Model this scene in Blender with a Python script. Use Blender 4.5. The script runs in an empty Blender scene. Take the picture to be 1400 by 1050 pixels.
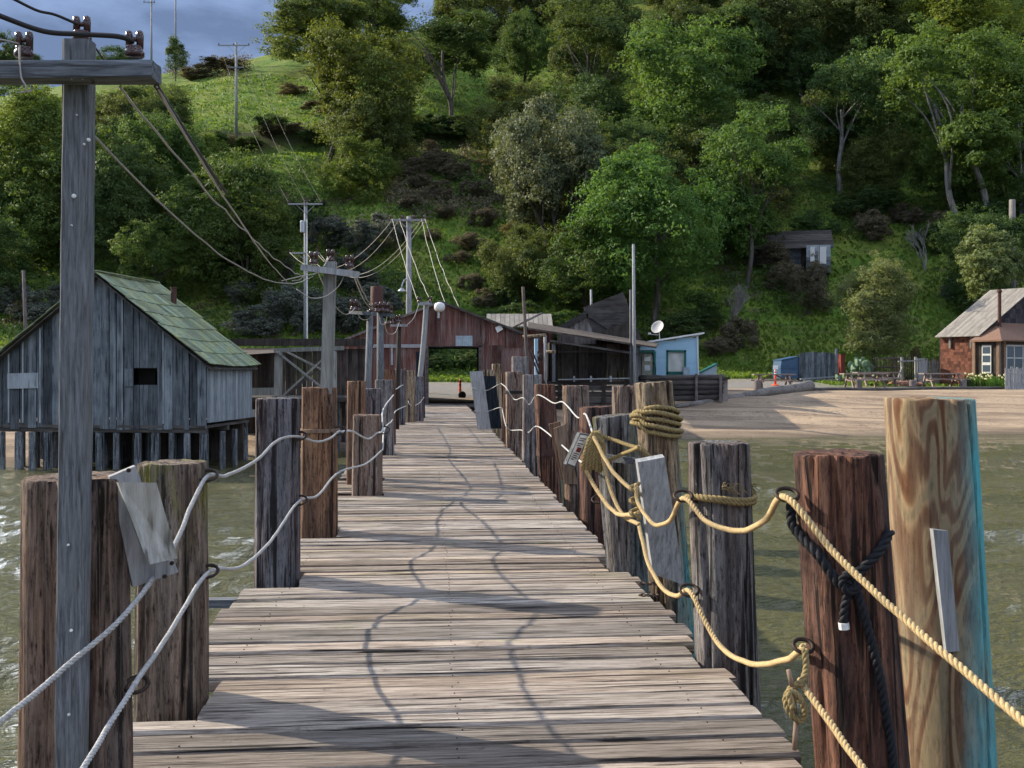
import bpy, math, random
import numpy as np
from mathutils import Vector, Matrix, noise
rnd = random.Random(7)
sc = bpy.context.scene
COL = sc.collection

# ---------------------------------------------------------------- camera
F = 1400.0; HX = 700.0; HY = 505.0; CZ = 1.6
cam_d = bpy.data.cameras.new('camera'); cam = bpy.data.objects.new('camera', cam_d); COL.objects.link(cam)
cam.location = (0, 0, CZ); cam.rotation_euler = (math.radians(90), 0, 0)
cam_d.sensor_width = 36; cam_d.lens = 36; cam_d.shift_y = -20 / 1400
cam_d.clip_start = 0.05; cam_d.clip_end = 3000
sc.camera = cam

# ---------------------------------------------------------------- sun and sky
SUN_EL = math.radians(29); SUN_DIR = Vector((-0.9, 0.435, 0)).normalized()
sun_to = Vector((SUN_DIR.x * math.cos(SUN_EL), SUN_DIR.y * math.cos(SUN_EL), math.sin(SUN_EL)))
sl = bpy.data.lights.new('sun', 'SUN'); sl.energy = 3.8; sl.angle = math.radians(0.6); sl.color = (1.0, 0.89, 0.72)
so = bpy.data.objects.new('sun', sl); COL.objects.link(so)
so.rotation_euler = (-sun_to).to_track_quat('-Z', 'Y').to_euler(); so.location = sun_to * 300
w = bpy.data.worlds.new('World'); sc.world = w; w.use_nodes = True
wn = w.node_tree; wn.nodes.clear()
def wN(t, **k):
    n = wn.nodes.new(t)
    for a, b in k.items(): setattr(n, a, b)
    return n
sky = wN('ShaderNodeTexSky', sky_type='NISHITA', sun_disc=False, sun_elevation=SUN_EL,
         sun_rotation=math.atan2(SUN_DIR.x, SUN_DIR.y), air_density=1.0, dust_density=0.6, ozone_density=2.0)
tc = wN('ShaderNodeTexCoord'); mp = wN('ShaderNodeMapping'); mp.inputs['Scale'].default_value = (1, 1, 2.6)
nz = wN('ShaderNodeTexNoise'); nz.inputs['Scale'].default_value = 3.2; nz.inputs['Detail'].default_value = 7; nz.inputs['Roughness'].default_value = .56
mp.inputs['Location'].default_value = (3.42, 12.8, 1.9)
rp = wN('ShaderNodeValToRGB'); cr_ = rp.color_ramp; cr_.elements[0].position = .40; cr_.elements[1].position = .68
cr_.elements[0].color = (.018, .024, .039, 1); cr_.elements[1].color = (1, 1, 1, 1); e_ = cr_.elements.new(.55); e_.color = (.042, .055, .082, 1)
sk2 = wN('ShaderNodeMixRGB', blend_type='MULTIPLY'); sk2.inputs[0].default_value = 1; sk2.inputs[2].default_value = (21.5, 23.0, 25.5, 1)
cl = wN('ShaderNodeMixRGB'); cl.inputs[0].default_value = .95
bg = wN('ShaderNodeBackground'); bg.inputs[1].default_value = 0.15; ow = wN('ShaderNodeOutputWorld')
L = wn.links.new
L(tc.outputs['Generated'], mp.inputs[0]); L(mp.outputs[0], nz.inputs[0]); L(nz.outputs[0], rp.inputs[0])
L(rp.outputs[0], sk2.inputs[1]); L(sk2.outputs[0], cl.inputs[2]); L(sky.outputs[0], cl.inputs[1]); L(cl.outputs[0], bg.inputs[0]); L(bg.outputs[0], ow.inputs[0])
sc.view_settings.view_transform = 'Standard'; sc.view_settings.look = 'None'; sc.view_settings.gamma = 1
sc.view_settings.exposure = 1.2
sc.cycles.use_denoising = True
sc.cycles.max_bounces = 8; sc.cycles.transparent_max_bounces = 8; sc.cycles.caustics_reflective = False; sc.cycles.caustics_refractive = False

# ---------------------------------------------------------------- helpers
def at(px, py, d):
    return Vector(((px - HX) / F * d, d, CZ - (py - HY) / F * d))
def lerp(a, b, t): return a + (b - a) * t
def clamp(x, a=0., b=1.): return max(a, min(b, x))
def sstep(a, b, x):
    t = clamp((x - a) / (b - a)); return t * t * (3 - 2 * t)
def interp(tab, x):
    if x <= tab[0][0]: return tab[0][1]
    for (a, b), (c, e) in zip(tab, tab[1:]):
        if x <= c: return b + (e - b) * (x - a) / (c - a)
    return tab[-1][1]
def tag(o, label=None, cat=None, group=None, kind=None):
    if label: o['label'] = label
    if cat: o['category'] = cat
    if group: o['group'] = group
    if kind: o['kind'] = kind
    return o
def empty(name, loc, label=None, cat=None, group=None, rz=0):
    o = bpy.data.objects.new(name, None); COL.objects.link(o); o.location = loc; o.rotation_euler = (0, 0, rz)
    o.empty_display_size = .1
    return tag(o, label, cat, group)
def link(name, me, mat, parent=None, loc=(0, 0, 0)):
    o = bpy.data.objects.new(name, me); COL.objects.link(o); o.location = loc
    if mat is not None and not me.materials: me.materials.append(M[mat] if isinstance(mat, str) else mat)
    if parent: o.parent = parent
    return o
def copy_tree(o, parent=None):
    c = o.copy(); COL.objects.link(c); c.parent = parent
    for ch in o.children: copy_tree(ch, c)
    return c
def reparent(ch, np_):
    ch.parent = np_; ch.location = Vector(ch.location) - Vector(np_.location)
class MB:
    def __init__(s): s.v = []; s.f = []
    def quad(s, a, b, c, d):
        i = len(s.v); s.v += [Vector(a), Vector(b), Vector(c), Vector(d)]; s.f.append((i, i+1, i+2, i+3))
    def box(s, c, size, R=None, ch=0):
        c = Vector(c); hx, hy, hz = [q / 2 for q in size]; i = len(s.v)
        for x, y, z in ((-1,-1,-1),(1,-1,-1),(1,1,-1),(-1,1,-1),(-1,-1,1),(1,-1,1),(1,1,1),(-1,1,1)):
            p = Vector((x*hx, y*hy, z*hz))
            if R is not None: p = R @ p
            s.v.append(c + p)
        for q in ((0,3,2,1),(4,5,6,7),(0,1,5,4),(1,2,6,5),(2,3,7,6),(3,0,4,7)): s.f.append(tuple(i + k for k in q))
        return s
    def beam(s, a, b, wx, wy, up=Vector((0, 0, 1))):
        a = Vector(a); b = Vector(b); z = (b - a); ln = z.length; z.normalize()
        if abs(z.dot(up)) > .98: up = Vector((0, 1, 0))
        x = up.cross(z).normalized(); y = z.cross(x)
        R = Matrix((x, y, z)).transposed()
        return s.box((a + b) / 2, (wx, wy, ln), R)
    def timber(s, a, b, wx, wy, seed=0, n=44, amp=.0022):
        a = Vector(a); b = Vector(b); z = (b - a).normalized(); up = Vector((0, 0, 1)) if abs(z.z) < .98 else Vector((0, 1, 0))
        x = up.cross(z).normalized(); y = z.cross(x); c = .10; sec = []
        for sx, sy in ((1, -1), (1, 1), (-1, 1), (-1, -1)):
            p = [(sx, sy * (1 - c * 2)), (sx * (1 - c), sy * (1 - c * .4)), (sx * (1 - c * 2), sy)]
            sec += p if sx * sy > 0 else p[::-1]
        full = []
        for k in range(len(sec)):
            p, q_ = sec[k], sec[(k + 1) % len(sec)]; full.append(p)
            if abs(p[0] - q_[0]) + abs(p[1] - q_[1]) > .9: full += [(lerp(p[0], q_[0], t), lerp(p[1], q_[1], t)) for t in (.25, .5, .75)]
        m = len(full); i = len(s.v)
        for k in range(n + 1):
            o = a.lerp(b, k / n); L_ = (o - a).length
            for px, py in full:
                d = 1 + (noise.noise(Vector((px * 3 + seed, py * 3, L_ * 1.3))) * 1.6 + noise.noise(Vector((px * 9 + seed, py * 9, L_ * 5)))) * amp / max(wx, wy) * 2
                s.v.append(o + x * (px * wx / 2 * d) + y * (py * wy / 2 * d))
        for k in range(n):
            for t in range(m):
                u = (t + 1) % m; s.f.append((i + k*m + t, i + k*m + u, i + (k+1)*m + u, i + (k+1)*m + t))
        s.f.append(tuple(i + t for t in reversed(range(m)))); s.f.append(tuple(i + n*m + t for t in range(m)))
        return s
    def prism(s, poly, y0, y1):
        n = len(poly); i = len(s.v)
        for y in (y0, y1):
            for x, z in poly: s.v.append(Vector((x, y, z)))
        s.f.append(tuple(i + k for k in range(n))); s.f.append(tuple(i + n + k for k in reversed(range(n))))
        for k in range(n):
            k2 = (k + 1) % n; s.f.append((i + k2, i + k, i + n + k, i + n + k2))
        return s
    def tube(s, pts, r, n=8, cap=True):
        pts = [Vector(p) for p in pts]; m = len(pts)
        rr = r if isinstance(r, (list, tuple)) else [r] * m
        t0 = (pts[1] - pts[0]).normalized()
        x = t0.orthogonal().normalized(); i = len(s.v); prev = t0
        for k in range(m):
            t = (pts[min(k+1, m-1)] - pts[max(k-1, 0)])
            t = t.normalized() if t.length > 1e-9 else prev
            q = prev.rotation_difference(t); x = (q @ x); x = (x - t * x.dot(t)).normalized(); y = t.cross(x); prev = t
            for a in range(n):
                an = 2 * math.pi * a / n
                s.v.append(pts[k] + (x * math.cos(an) + y * math.sin(an)) * rr[k])
        for k in range(m - 1):
            for a in range(n):
                b = (a + 1) % n
                s.f.append((i + k*n + a, i + k*n + b, i + (k+1)*n + b, i + (k+1)*n + a))
        if cap:
            s.f.append(tuple(i + a for a in reversed(range(n)))); s.f.append(tuple(i + (m-1)*n + a for a in range(n)))
        return s
    def lathe(s, prof, n=16, c=(0, 0, 0), R=None):
        c = Vector(c); i = len(s.v); m = len(prof)
        for r, z in prof:
            for a in range(n):
                an = 2 * math.pi * a / n; p = Vector((r * math.cos(an), r * math.sin(an), z))
                if R is not None: p = R @ p
                s.v.append(c + p)
        for k in range(m - 1):
            for a in range(n):
                b = (a + 1) % n; s.f.append((i+k*n+a, i+k*n+b, i+(k+1)*n+b, i+(k+1)*n+a))
        s.f.append(tuple(i + a for a in reversed(range(n)))); s.f.append(tuple(i + (m-1)*n + a for a in range(n)))
        return s
    def build(s, name, mat, parent=None, o=None, smooth=False, world=False):
        # verts are in the parent's local space (or world space when world=True and the parent is unrotated)
        if world and parent is not None:
            pl = Vector(parent.location)
            vs = [q - pl for q in s.v]
        else: vs = s.v
        if o is None:
            lo = Vector((min(q.x for q in vs), min(q.y for q in vs), min(q.z for q in vs)))
            hi = Vector((max(q.x for q in vs), max(q.y for q in vs), max(q.z for q in vs)))
            o = Vector(((lo.x + hi.x) / 2, (lo.y + hi.y) / 2, lo.z))
        else: o = Vector(o)
        me = bpy.data.meshes.new(name); me.from_pydata([tuple(q - o) for q in vs], [], s.f)
        if smooth: me.polygons.foreach_set('use_smooth', [True] * len(me.polygons))
        me.update()
        return link(name, me, mat, parent, o)
def spline(pts, per=10):
    pts = [Vector(p) for p in pts]
    P = [pts[0] * 2 - pts[1]] + pts + [pts[-1] * 2 - pts[-2]]; out = []
    for k in range(1, len(P) - 2):
        a, b, c, d = P[k-1], P[k], P[k+1], P[k+2]
        for j in range(per):
            t = j / per
            out.append(.5 * ((2*b) + (c - a)*t + (2*a - 5*b + 4*c - d)*t*t + (-a + 3*b - 3*c + d)*t**3))
    out.append(pts[-1]); return out
def resample(pts, step):
    out = [pts[0]]; acc = 0.
    for a, b in zip(pts, pts[1:]):
        seg = (b - a).length
        if seg < 1e-9: continue
        u = step - acc
        while u < seg:
            out.append(a.lerp(b, u / seg)); u += step
        acc = (acc + seg) % step if u - step <= seg else acc
        acc = seg - (u - step)
    out.append(pts[-1]); return out
def sag(a, b, drop, n=16):
    a = Vector(a); b = Vector(b)
    return [a.lerp(b, k / n) - Vector((0, 0, drop * 4 * (k / n) * (1 - k / n))) for k in range(n + 1)]

def mesh_np(name, verts, quads):
    me = bpy.data.meshes.new(name); nv = len(verts); nf = len(quads)
    me.vertices.add(nv); me.vertices.foreach_set('co', verts.astype(np.float32).ravel())
    me.loops.add(nf * 4); me.loops.foreach_set('vertex_index', quads.astype(np.int32).ravel())
    me.polygons.add(nf); me.polygons.foreach_set('loop_start', np.arange(0, nf * 4, 4, dtype=np.int32)); me.polygons.foreach_set('loop_total', np.full(nf, 4, dtype=np.int32))
    me.update(calc_edges=True); return me

# ---------------------------------------------------------------- materials
M = {}
class NT:
    def __init__(s, name):
        s.m = bpy.data.materials.new(name); s.m.use_nodes = True; s.t = s.m.node_tree; s.t.nodes.clear()
        s.out = s.n('ShaderNodeOutputMaterial'); s.b = s.n('ShaderNodeBsdfPrincipled'); s.l(s.b.outputs[0], s.out.inputs[0])
        M[name] = s.m
    def n(s, t, **k):
        q = s.t.nodes.new(t)
        for a, b in k.items(): setattr(q, a, b)
        return q
    def l(s, a, b): s.t.links.new(a, b)
    def val(s, sock, v):
        if isinstance(v, (int, float)): sock.default_value = v
        elif isinstance(v, (tuple, list)): sock.default_value = (*v, 1) if len(v) == 3 and sock.type == 'RGBA' else v
        else: s.l(v, sock)
    def coord(s, scale=(1, 1, 1), rand=True, src='Object'):
        c = s.n('ShaderNodeTexCoord').outputs[src]
        if rand:
            oi = s.n('ShaderNodeObjectInfo'); mu = s.math('MULTIPLY', oi.outputs['Random'], 37.0)
            ad = s.n('ShaderNodeVectorMath', operation='ADD'); s.l(c, ad.inputs[0]); s.l(mu, ad.inputs[1]); c = ad.outputs[0]
        m = s.n('ShaderNodeMapping'); s.l(c, m.inputs[0]); m.inputs['Scale'].default_value = scale
        return m.outputs[0]
    def math(s, op, a, b=0., c=None, cl=False):
        q = s.n('ShaderNodeMath', operation=op, use_clamp=cl); s.val(q.inputs[0], a); s.val(q.inputs[1], b)
        if c is not None: s.val(q.inputs[2], c)
        return q.outputs[0]
    def noise(s, co, scale=1., det=4., rough=.55, dist=0.):
        q = s.n('ShaderNodeTexNoise'); s.l(co, q.inputs['Vector']); q.inputs['Scale'].default_value = scale
        q.inputs['Detail'].default_value = det; q.inputs['Roughness'].default_value = rough; q.inputs['Distortion'].default_value = dist
        return q.outputs[0]
    def ramp(s, fac, stops):
        q = s.n('ShaderNodeValToRGB'); s.val(q.inputs[0], fac); e = q.color_ramp.elements
        while len(e) < len(stops): e.new(.5)
        for k, (p, c) in enumerate(stops):
            e[k].position = p; c = (c, c, c) if isinstance(c, (int, float)) else c; e[k].color = (*c, 1)
        return q.outputs[0]
    def mix(s, fac, a, b, mode='MIX'):
        q = s.n('ShaderNodeMixRGB', blend_type=mode); s.val(q.inputs[0], fac); s.val(q.inputs[1], a); s.val(q.inputs[2], b); return q.outputs[0]
    def bump(s, h, strength=.4, dist=.01, prev=None):
        q = s.n('ShaderNodeBump'); q.inputs['Strength'].default_value = strength; q.inputs['Distance'].default_value = dist
        s.l(h, q.inputs['Height'])
        if prev is not None: s.l(prev, q.inputs['Normal'])
        s.l(q.outputs[0], s.b.inputs['Normal']); return q.outputs[0]
    def objvary(s, col, lo=.75, hi=1.25, seed=0.):
        oi = s.n('ShaderNodeObjectInfo').outputs['Random']
        if seed: oi = s.math('FRACT', s.math('MULTIPLY', oi, seed))
        v = s.math('MULTIPLY_ADD', oi, hi - lo, lo)
        return s.mix(1., col, s.comb(v), 'MULTIPLY')
    def comb(s, v):
        q = s.n('ShaderNodeCombineXYZ')
        for k in range(3): s.l(v, q.inputs[k])
        return q.outputs[0]
    def fin(s, col, rough=.85, spec=.25, metal=0.):
        s.val(s.b.inputs['Base Color'], col); s.val(s.b.inputs['Roughness'], rough); s.val(s.b.inputs['Specular IOR Level'], spec)
        s.val(s.b.inputs['Metallic'], metal); return s.m

def wood(name, c1, c2, patch=None, axis='z', fine=24., rough=.85, bump=.5, bd=.006, vary=(.72, 1.25), pamt=.6, crack=.5, dark=(.018, .014, .012)):
    q = NT(name); st = {'x': (.07, 1, 1), 'y': (1, .07, 1), 'z': (1, 1, .07)}[axis]; fine *= 1.5
    g = q.noise(q.coord(tuple(k * fine for k in st)), 1, 8, .74, .3)
    g2 = q.noise(q.coord(tuple(k * fine * .35 for k in st)), 1, 3, .5)
    col = q.ramp(g, [(.36, c1), (.64, c2)])
    if patch is not None:
        p = q.ramp(q.noise(q.coord((1.7, 1.7, 1.7)), 1, 4, .6), [(.42, 0.), (.62, 1.)])
        col = q.mix(q.math('MULTIPLY', p, pamt), col, q.mix(.5, patch, col, 'MIX'))
        col2 = q.mix(q.ramp(g2, [(.5, 0.), (.75, pamt)]), col, patch); col = col2
    ck = q.ramp(q.noise(q.coord(tuple(k * fine * .8 for k in (st[0]*1, st[1]*1, st[2]*1))), 1.3, 2, .4, .15), [(.30, 1.), (.38, 0.)])
    col = q.mix(q.math('MULTIPLY', ck, crack), col, dark)
    col = q.objvary(col, *vary)
    q.fin(col, rough, .2)
    q.bump(q.math('SUBTRACT', g, q.math('MULTIPLY', ck, .8)), bump, bd)
    return q
def plain(name, col, rough=.6, metal=0., spec=.4, nscale=6., namt=.25, vary=(.9, 1.1), bump=0.):
    q = NT(name); n = q.noise(q.coord((nscale,) * 3), 1, 5, .6)
    c = q.mix(q.ramp(n, [(.35, 0.), (.7, namt)]), col, tuple(k * .35 for k in col))
    q.fin(q.objvary(c, *vary), rough, spec, metal)
    if bump: q.bump(n, bump, .01)
    return q
q = NT('deck_wood')
g = q.noise(q.coord((3.2, 75, 75)), 1, 8, .75, .25); g1 = q.noise(q.coord((.9, 9, 9)), 1, 4, .6)
col = q.ramp(g, [(.33, (.05, .041, .034)), (.44, (.235, .205, .178)), (.54, (.39, .348, .308)), (.67, (.56, .52, .47))])
oi = q.n('ShaderNodeObjectInfo').outputs['Random']; f1 = q.math('FRACT', q.math('MULTIPLY', oi, 11.7)); f2 = q.math('FRACT', q.math('MULTIPLY', oi, 5.3))
col = q.mix(q.math('MULTIPLY', f1, .55), col, q.mix(1., col, (1.12, .92, .74), 'MULTIPLY'))
col = q.mix(q.math('MULTIPLY', q.ramp(g1, [(.45, 0.), (.62, 1.)]), .55), col, q.mix(1., col, (.5, .47, .46), 'MULTIPLY'))
col = q.mix(q.math('MULTIPLY', q.ramp(q.noise(q.coord((1.3, 2.2, 2)), 1, 4, .6), [(.55, 0.), (.7, 1.)]), q.math('MULTIPLY', f2, .55)), col, q.mix(1., col, (.86, .98, .62), 'MULTIPLY'))
ck = q.ramp(q.noise(q.coord((1.1, 42, 42)), 1, 3, .5, .2), [(.36, 1.), (.41, 0.)])
col = q.mix(q.math('MULTIPLY', ck, .9), col, (.012, .010, .009))
st_ = q.ramp(q.noise(q.coord((7, 7, 7)), 1, 5, .7), [(.62, 0.), (.70, .6)]); col = q.mix(st_, col, q.mix(1., col, (.45, .40, .36), 'MULTIPLY'))
q.fin(q.objvary(col, .58, 1.25), .82, .2); q.bump(q.math('SUBTRACT', g, ck), 1., .012)
# deck: greenish film towards the older planks as irregular patches
wood('grey_timber', (.04, .045, .052), (.20, .215, .235), (.13, .135, .13), 'z', 60, .85, .5, .003, (.85, 1.15))
wood('grey_timber_x', (.03, .036, .045), (.17, .19, .22), (.11, .115, .12), 'x', 44, .85, .5, .003, (.85, 1.15))
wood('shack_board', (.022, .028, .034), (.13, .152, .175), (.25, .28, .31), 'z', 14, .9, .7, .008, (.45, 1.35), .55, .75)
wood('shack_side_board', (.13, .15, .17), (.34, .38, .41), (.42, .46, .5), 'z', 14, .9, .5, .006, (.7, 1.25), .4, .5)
wood('dark_board', (.018, .015, .014), (.085, .07, .06), (.15, .12, .10), 'z', 12, .9, .5, .006, (.5, 1.3))
wood('dark_beam', (.02, .018, .017), (.09, .08, .075), (.13, .12, .11), 'x', 10, .9, .5, .006, (.6, 1.3))
wood('pale_beam', (.11, .11, .105), (.33, .33, .31), (.24, .24, .21), 'z', 12, .85, .4, .005, (.75, 1.2))
wood('brown_board', (.085, .05, .032), (.27, .18, .12), (.2, .16, .13), 'z', 20, .85, .5, .004, (.8, 1.2))
wood('table_wood', (.10, .07, .055), (.30, .23, .195), (.34, .29, .265), 'x', 14, .85, .4, .004, (.8, 1.2))
wood('grey_plank', (.14, .145, .15), (.34, .35, .365), (.44, .44, .44), 'z', 26, .8, .4, .003, (.9, 1.1), .4, .3)
wood('stake_wood', (.06, .05, .05), (.22, .19, .18), (.3, .27, .26), 'z', 16, .9, .5, .005, (.6, 1.3))
wood('bark', (.02, .017, .014), (.10, .085, .07), (.15, .14, .12), 'z', 5, .95, .6, .03, (.7, 1.3))
wood('pale_bark', (.09, .085, .08), (.26, .245, .23), (.34, .33, .31), 'z', 5, .95, .6, .03, (.8, 1.2))
wood('driftwood', (.05, .045, .042), (.2, .18, .165), (.27, .25, .23), 'x', 9, .9, .6, .02, (.9, 1.1))
plain('iron', (.05, .035, .028), .65, .5, .4, 30, .5)
plain('galv', (.42, .44, .46), .4, .8, .5, 12, .3)
plain('rust_pipe', (.085, .04, .034), .8, .1, .3, 9, .6, bump=.3)
plain('wire', (.36, .34, .31), .55, .3, .4, 9, .2)
plain('dark_wire', (.018, .016, .016), .6, 0, .3, 9, .1)
plain('glaze', (.045, .014, .012), .18, 0, .6, 9, .2)
plain('white_rope', (.50, .50, .49), .8, 0, .2, 60, .6, bump=.6)
plain('gold_rope', (.50, .37, .19), .85, 0, .15, 60, .5, bump=.5)
plain('coil_rope', (.30, .23, .11), .9, 0, .12, 60, .6, bump=.5)
plain('black_rope', (.012, .013, .017), .75, 0, .3, 60, .5, bump=.5)
plain('white_paint', (.72, .72, .70), .5, 0, .3, 20, .3)
plain('blue_paint', (.33, .52, .66), .65, 0, .25, 5, .12, (.95, 1.05))
plain('teal_paint', (.01, .12, .10), .5, 0, .3, 8, .3)
plain('orange_plastic', (.75, .08, .02), .45, 0, .4, 8, .2)
plain('black_rubber', (.012, .012, .013), .7, 0, .3, 12, .2)
wood('scuffed_grey', (.20, .20, .185), (.48, .48, .46), (.30, .28, .22), 'z', 16, .9, .8, .006, (.95, 1.05), .7, .7)
plain('dumpster_blue', (.04, .095, .18), .5, .1, .4, 6, .4)
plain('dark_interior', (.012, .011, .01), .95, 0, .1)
plain('concrete', (.34, .31, .28), .9, 0, .2, 14, .4, bump=.4)
plain('cloth_white', (.55, .56, .52), .8, 0, .2, 4, .25)
plain('pump_paint', (.28, .29, .23), .5, .1, .4, 12, .6)
plain('dish_paint', (.42, .42, .42), .5, 0, .4, 9, .2)
plain('barrel_blue', (.05, .13, .20), .5, 0, .4, 8, .4)
plain('red_paint', (.20, .04, .03), .6, 0, .3, 8, .4)
plain('cactus', (.12, .19, .11), .6, 0, .3, 14, .3)
plain('daffodil', (.75, .70, .35), .6, 0, .3)
plain('stone', (.24, .21, .19), .9, 0, .2, 7, .5, (.7, 1.3), .5)
plain('red_stone', (.33, .17, .12), .9, 0, .2, 7, .5, (.8, 1.2), .5)
plain('shingle_red', (.15, .06, .038), .85, 0, .2, 16, .6, (.5, 1.5), .4)
plain('shingle_dark', (.045, .042, .05), .9, 0, .2, 16, .5, (.5, 1.6), .4)
plain('brown_roof', (.20, .12, .085), .85, 0, .2, 9, .5, (.9, 1.1), .4)
q = NT('glass'); q.fin((.05, .07, .085), .06, .6)
# rusty corrugated iron
q = NT('rust_sheet'); a = q.noise(q.coord((7, 7, .5)), 1, 5, .6); b = q.noise(q.coord((1.1, 1.1, .8)), 1, 4, .6)
c = q.ramp(a, [(.28, (.045, .020, .018)), (.52, (.155, .068, .056)), (.72, (.26, .155, .135))])
c = q.mix(q.ramp(b, [(.45, 0.), (.66, .7)]), c, (.19, .14, .13))
c = q.mix(q.ramp(q.noise(q.coord((16, 16, .45)), 1, 3, .6), [(.60, 0.), (.70, .55)]), c, (.36, .34, .33))
q.fin(q.objvary(c, .6, 1.3), .8, .2, .1); q.bump(a, .3, .01)
plain('galv_sheet', (.36, .44, .49), .5, .4, .4, 5, .4)
q = NT('pale_roof_sheet'); a = q.noise(q.coord((2, 14, 2)), 1, 4, .6)
q.fin(q.objvary(q.ramp(a, [(.3, (.15, .135, .115)), (.65, (.31, .285, .25))]), .75, 1.15), .65, .3, .1)
q = NT('lichen_shake'); a = q.noise(q.coord((30, 3, 3)), 1, 4, .6); b = q.noise(q.coord((1.6,) * 3), 1, 4, .6)
c = q.ramp(a, [(.3, (.09, .10, .075)), (.7, (.32, .36, .27))])
c = q.mix(q.ramp(b, [(.42, 0.), (.62, .75)]), c, (.26, .35, .22)); c = q.mix(q.ramp(q.noise(q.coord((2.7,) * 3), 1, 3, .6), [(.46, 0.), (.62, .65)]), c, (.32, .33, .13))
q.fin(q.objvary(c, .6, 1.2), .9, .2); q.bump(a, .5, .01)

def pile_mat(name, c1, c2, grey, gamt, topdark=.0, moss=0., teal=None, contour=False):
    q = NT(name)
    co = q.coord((20, 20, 1.2)); g = q.noise(co, 1, 8, .74, .5)
    b = q.noise(q.coord((5, 5, .9)), 1, 5, .6); f = q.noise(q.coord((60, 60, 11)), 1, 6, .78)
    if contour:
        n = q.noise(q.coord((3.0, 3.0, .5)), 1.4, 2, .45, .55)
        bands = q.math('ABSOLUTE', q.math('SUBTRACT', q.math('FRACT', q.math('MULTIPLY', n, 11.)), .5))
        col = q.ramp(bands, [(.08, c1), (.20, (c1[0]*1.3, c1[1]*1.6, c1[2]*1.6)), (.34, c2), (.44, (c2[0]*.8, c2[1]*.9, c2[2]*.9))])
        col = q.mix(.35, col, q.ramp(g, [(.3, c1), (.7, c2)]), 'MULTIPLY')
    else:
        col = q.ramp(g, [(.30, tuple(k * .18 for k in c1)), (.45, c1), (.60, c2), (.74, tuple(min(1., k * 1.5) for k in c2))])
    col = q.mix(q.ramp(b, [(.40, 0.), (.66, gamt)]), col, q.mix(g, tuple(k * .5 for k in grey), grey))
    ck = q.ramp(q.noise(q.coord((26, 26, .9)), 1, 3, .5, .3), [(.37, 1.), (.44, 0.)])
    if not contour: col = q.mix(q.math('MULTIPLY', ck, .9), col, (.010, .008, .008))
    else: col = q.mix(q.math('MULTIPLY', ck, .35), col, (.05, .03, .02))
    sx = q.n('ShaderNodeSeparateXYZ'); q.l(q.n('ShaderNodeTexCoord').outputs['Object'], sx.inputs[0])
    if moss:
        m = q.math('MULTIPLY', q.ramp(sx.outputs[2], [(0., 0.), (1., 1.)]), q.ramp(q.noise(q.coord((6, 6, 2.5)), 1, 4, .6), [(.50, 0.), (.62, 1.)]))
        zz = q.math('SMOOTH_MIN', 1., q.math('MULTIPLY', q.math('MAXIMUM', q.math('SUBTRACT', sx.outputs[2], .55), 0.), 2.2), .1)
        col = q.mix(q.math('MULTIPLY', q.math('MULTIPLY', m, zz), moss, cl=True), col, (.19, .18, .045))
    if teal:
        lo, hi, zt, amt = teal
        t = q.math('DIVIDE', q.math('SUBTRACT', q.math('ADD', sx.outputs[0], q.math('MULTIPLY', q.math('SUBTRACT', q.noise(q.coord((9, 9, 2.2)), 1, 4, .6), .5), .14)), lo), hi - lo, cl=True)
        zf = q.math('MULTIPLY', q.math('SUBTRACT', zt, sx.outputs[2]), 1.4, cl=True)
        zf = q.math('MAXIMUM', zf, .25)
        nn = q.ramp(q.noise(q.coord((5, 5, 1.2)), 1, 4, .6), [(.3, .25), (.6, 1.)])
        col = q.mix(q.math('MULTIPLY', q.math('MULTIPLY', t, nn), q.math('MULTIPLY', zf, amt), cl=True), col, (.075, .37, .41))
    col = q.mix(q.ramp(f, [(.60, 0.), (.72, .30 if contour else .7)]), q.mix(q.ramp(f, [(.36, .45 if contour else .9), (.50, 0.)]), col, (.016, .012, .011)), tuple(min(1., k * 1.35) for k in grey))
    q.fin(q.objvary(col, .9, 1.12), .88, .2)
    q.bump(q.math('SUBTRACT', q.math('ADD', g, q.math('MULTIPLY', f, .9)), q.math('MULTIPLY', ck, .0 if contour else 1.)), .35 if contour else 1., .004 if contour else .022)
pile_mat('pile_brown', (.14, .085, .062), (.36, .235, .17), (.34, .30, .27), .6)
pile_mat('pile_moss', (.13, .09, .068), (.34, .25, .19), (.33, .31, .27), .6, moss=.9)
pile_mat('pile_redbrown', (.11, .046, .030), (.30, .145, .09), (.075, .068, .075), .75)
pile_mat('pile_rust', (.17, .085, .048), (.40, .225, .13), (.15, .115, .10), .55)
pile_mat('pile_grey', (.10, .078, .072), (.31, .25, .225), (.36, .37, .38), .7)
pile_mat('pile_bluegrey', (.09, .07, .072), (.25, .20, .20), (.30, .33, .37), .7)
pile_mat('pile_tealgrey', (.09, .075, .07), (.29, .26, .245), (.33, .35, .37), .7, moss=.5, teal=(-.05, .15, 1.0, .35))
pile_mat('pile_fresh', (.16, .072, .036), (.41, .295, .175), (.30, .25, .18), .5, teal=(-.03, .12, 2.1, 1.1), contour=True)
pile_mat('pile_cream', (.16, .10, .06), (.42, .31, .19), (.30, .30, .26), .6, teal=(.02, .14, 1.3, .85))
pile_mat('pile_wet', (.045, .052, .06), (.19, .22, .25), (.50, .53, .56), .6)
pile_mat('post_tan', (.23, .15, .085), (.50, .38, .25), (.36, .33, .28), .5)
pile_mat('navy_paint_wood', (.006, .012, .022), (.02, .035, .055), (.04, .06, .08), .4)

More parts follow.
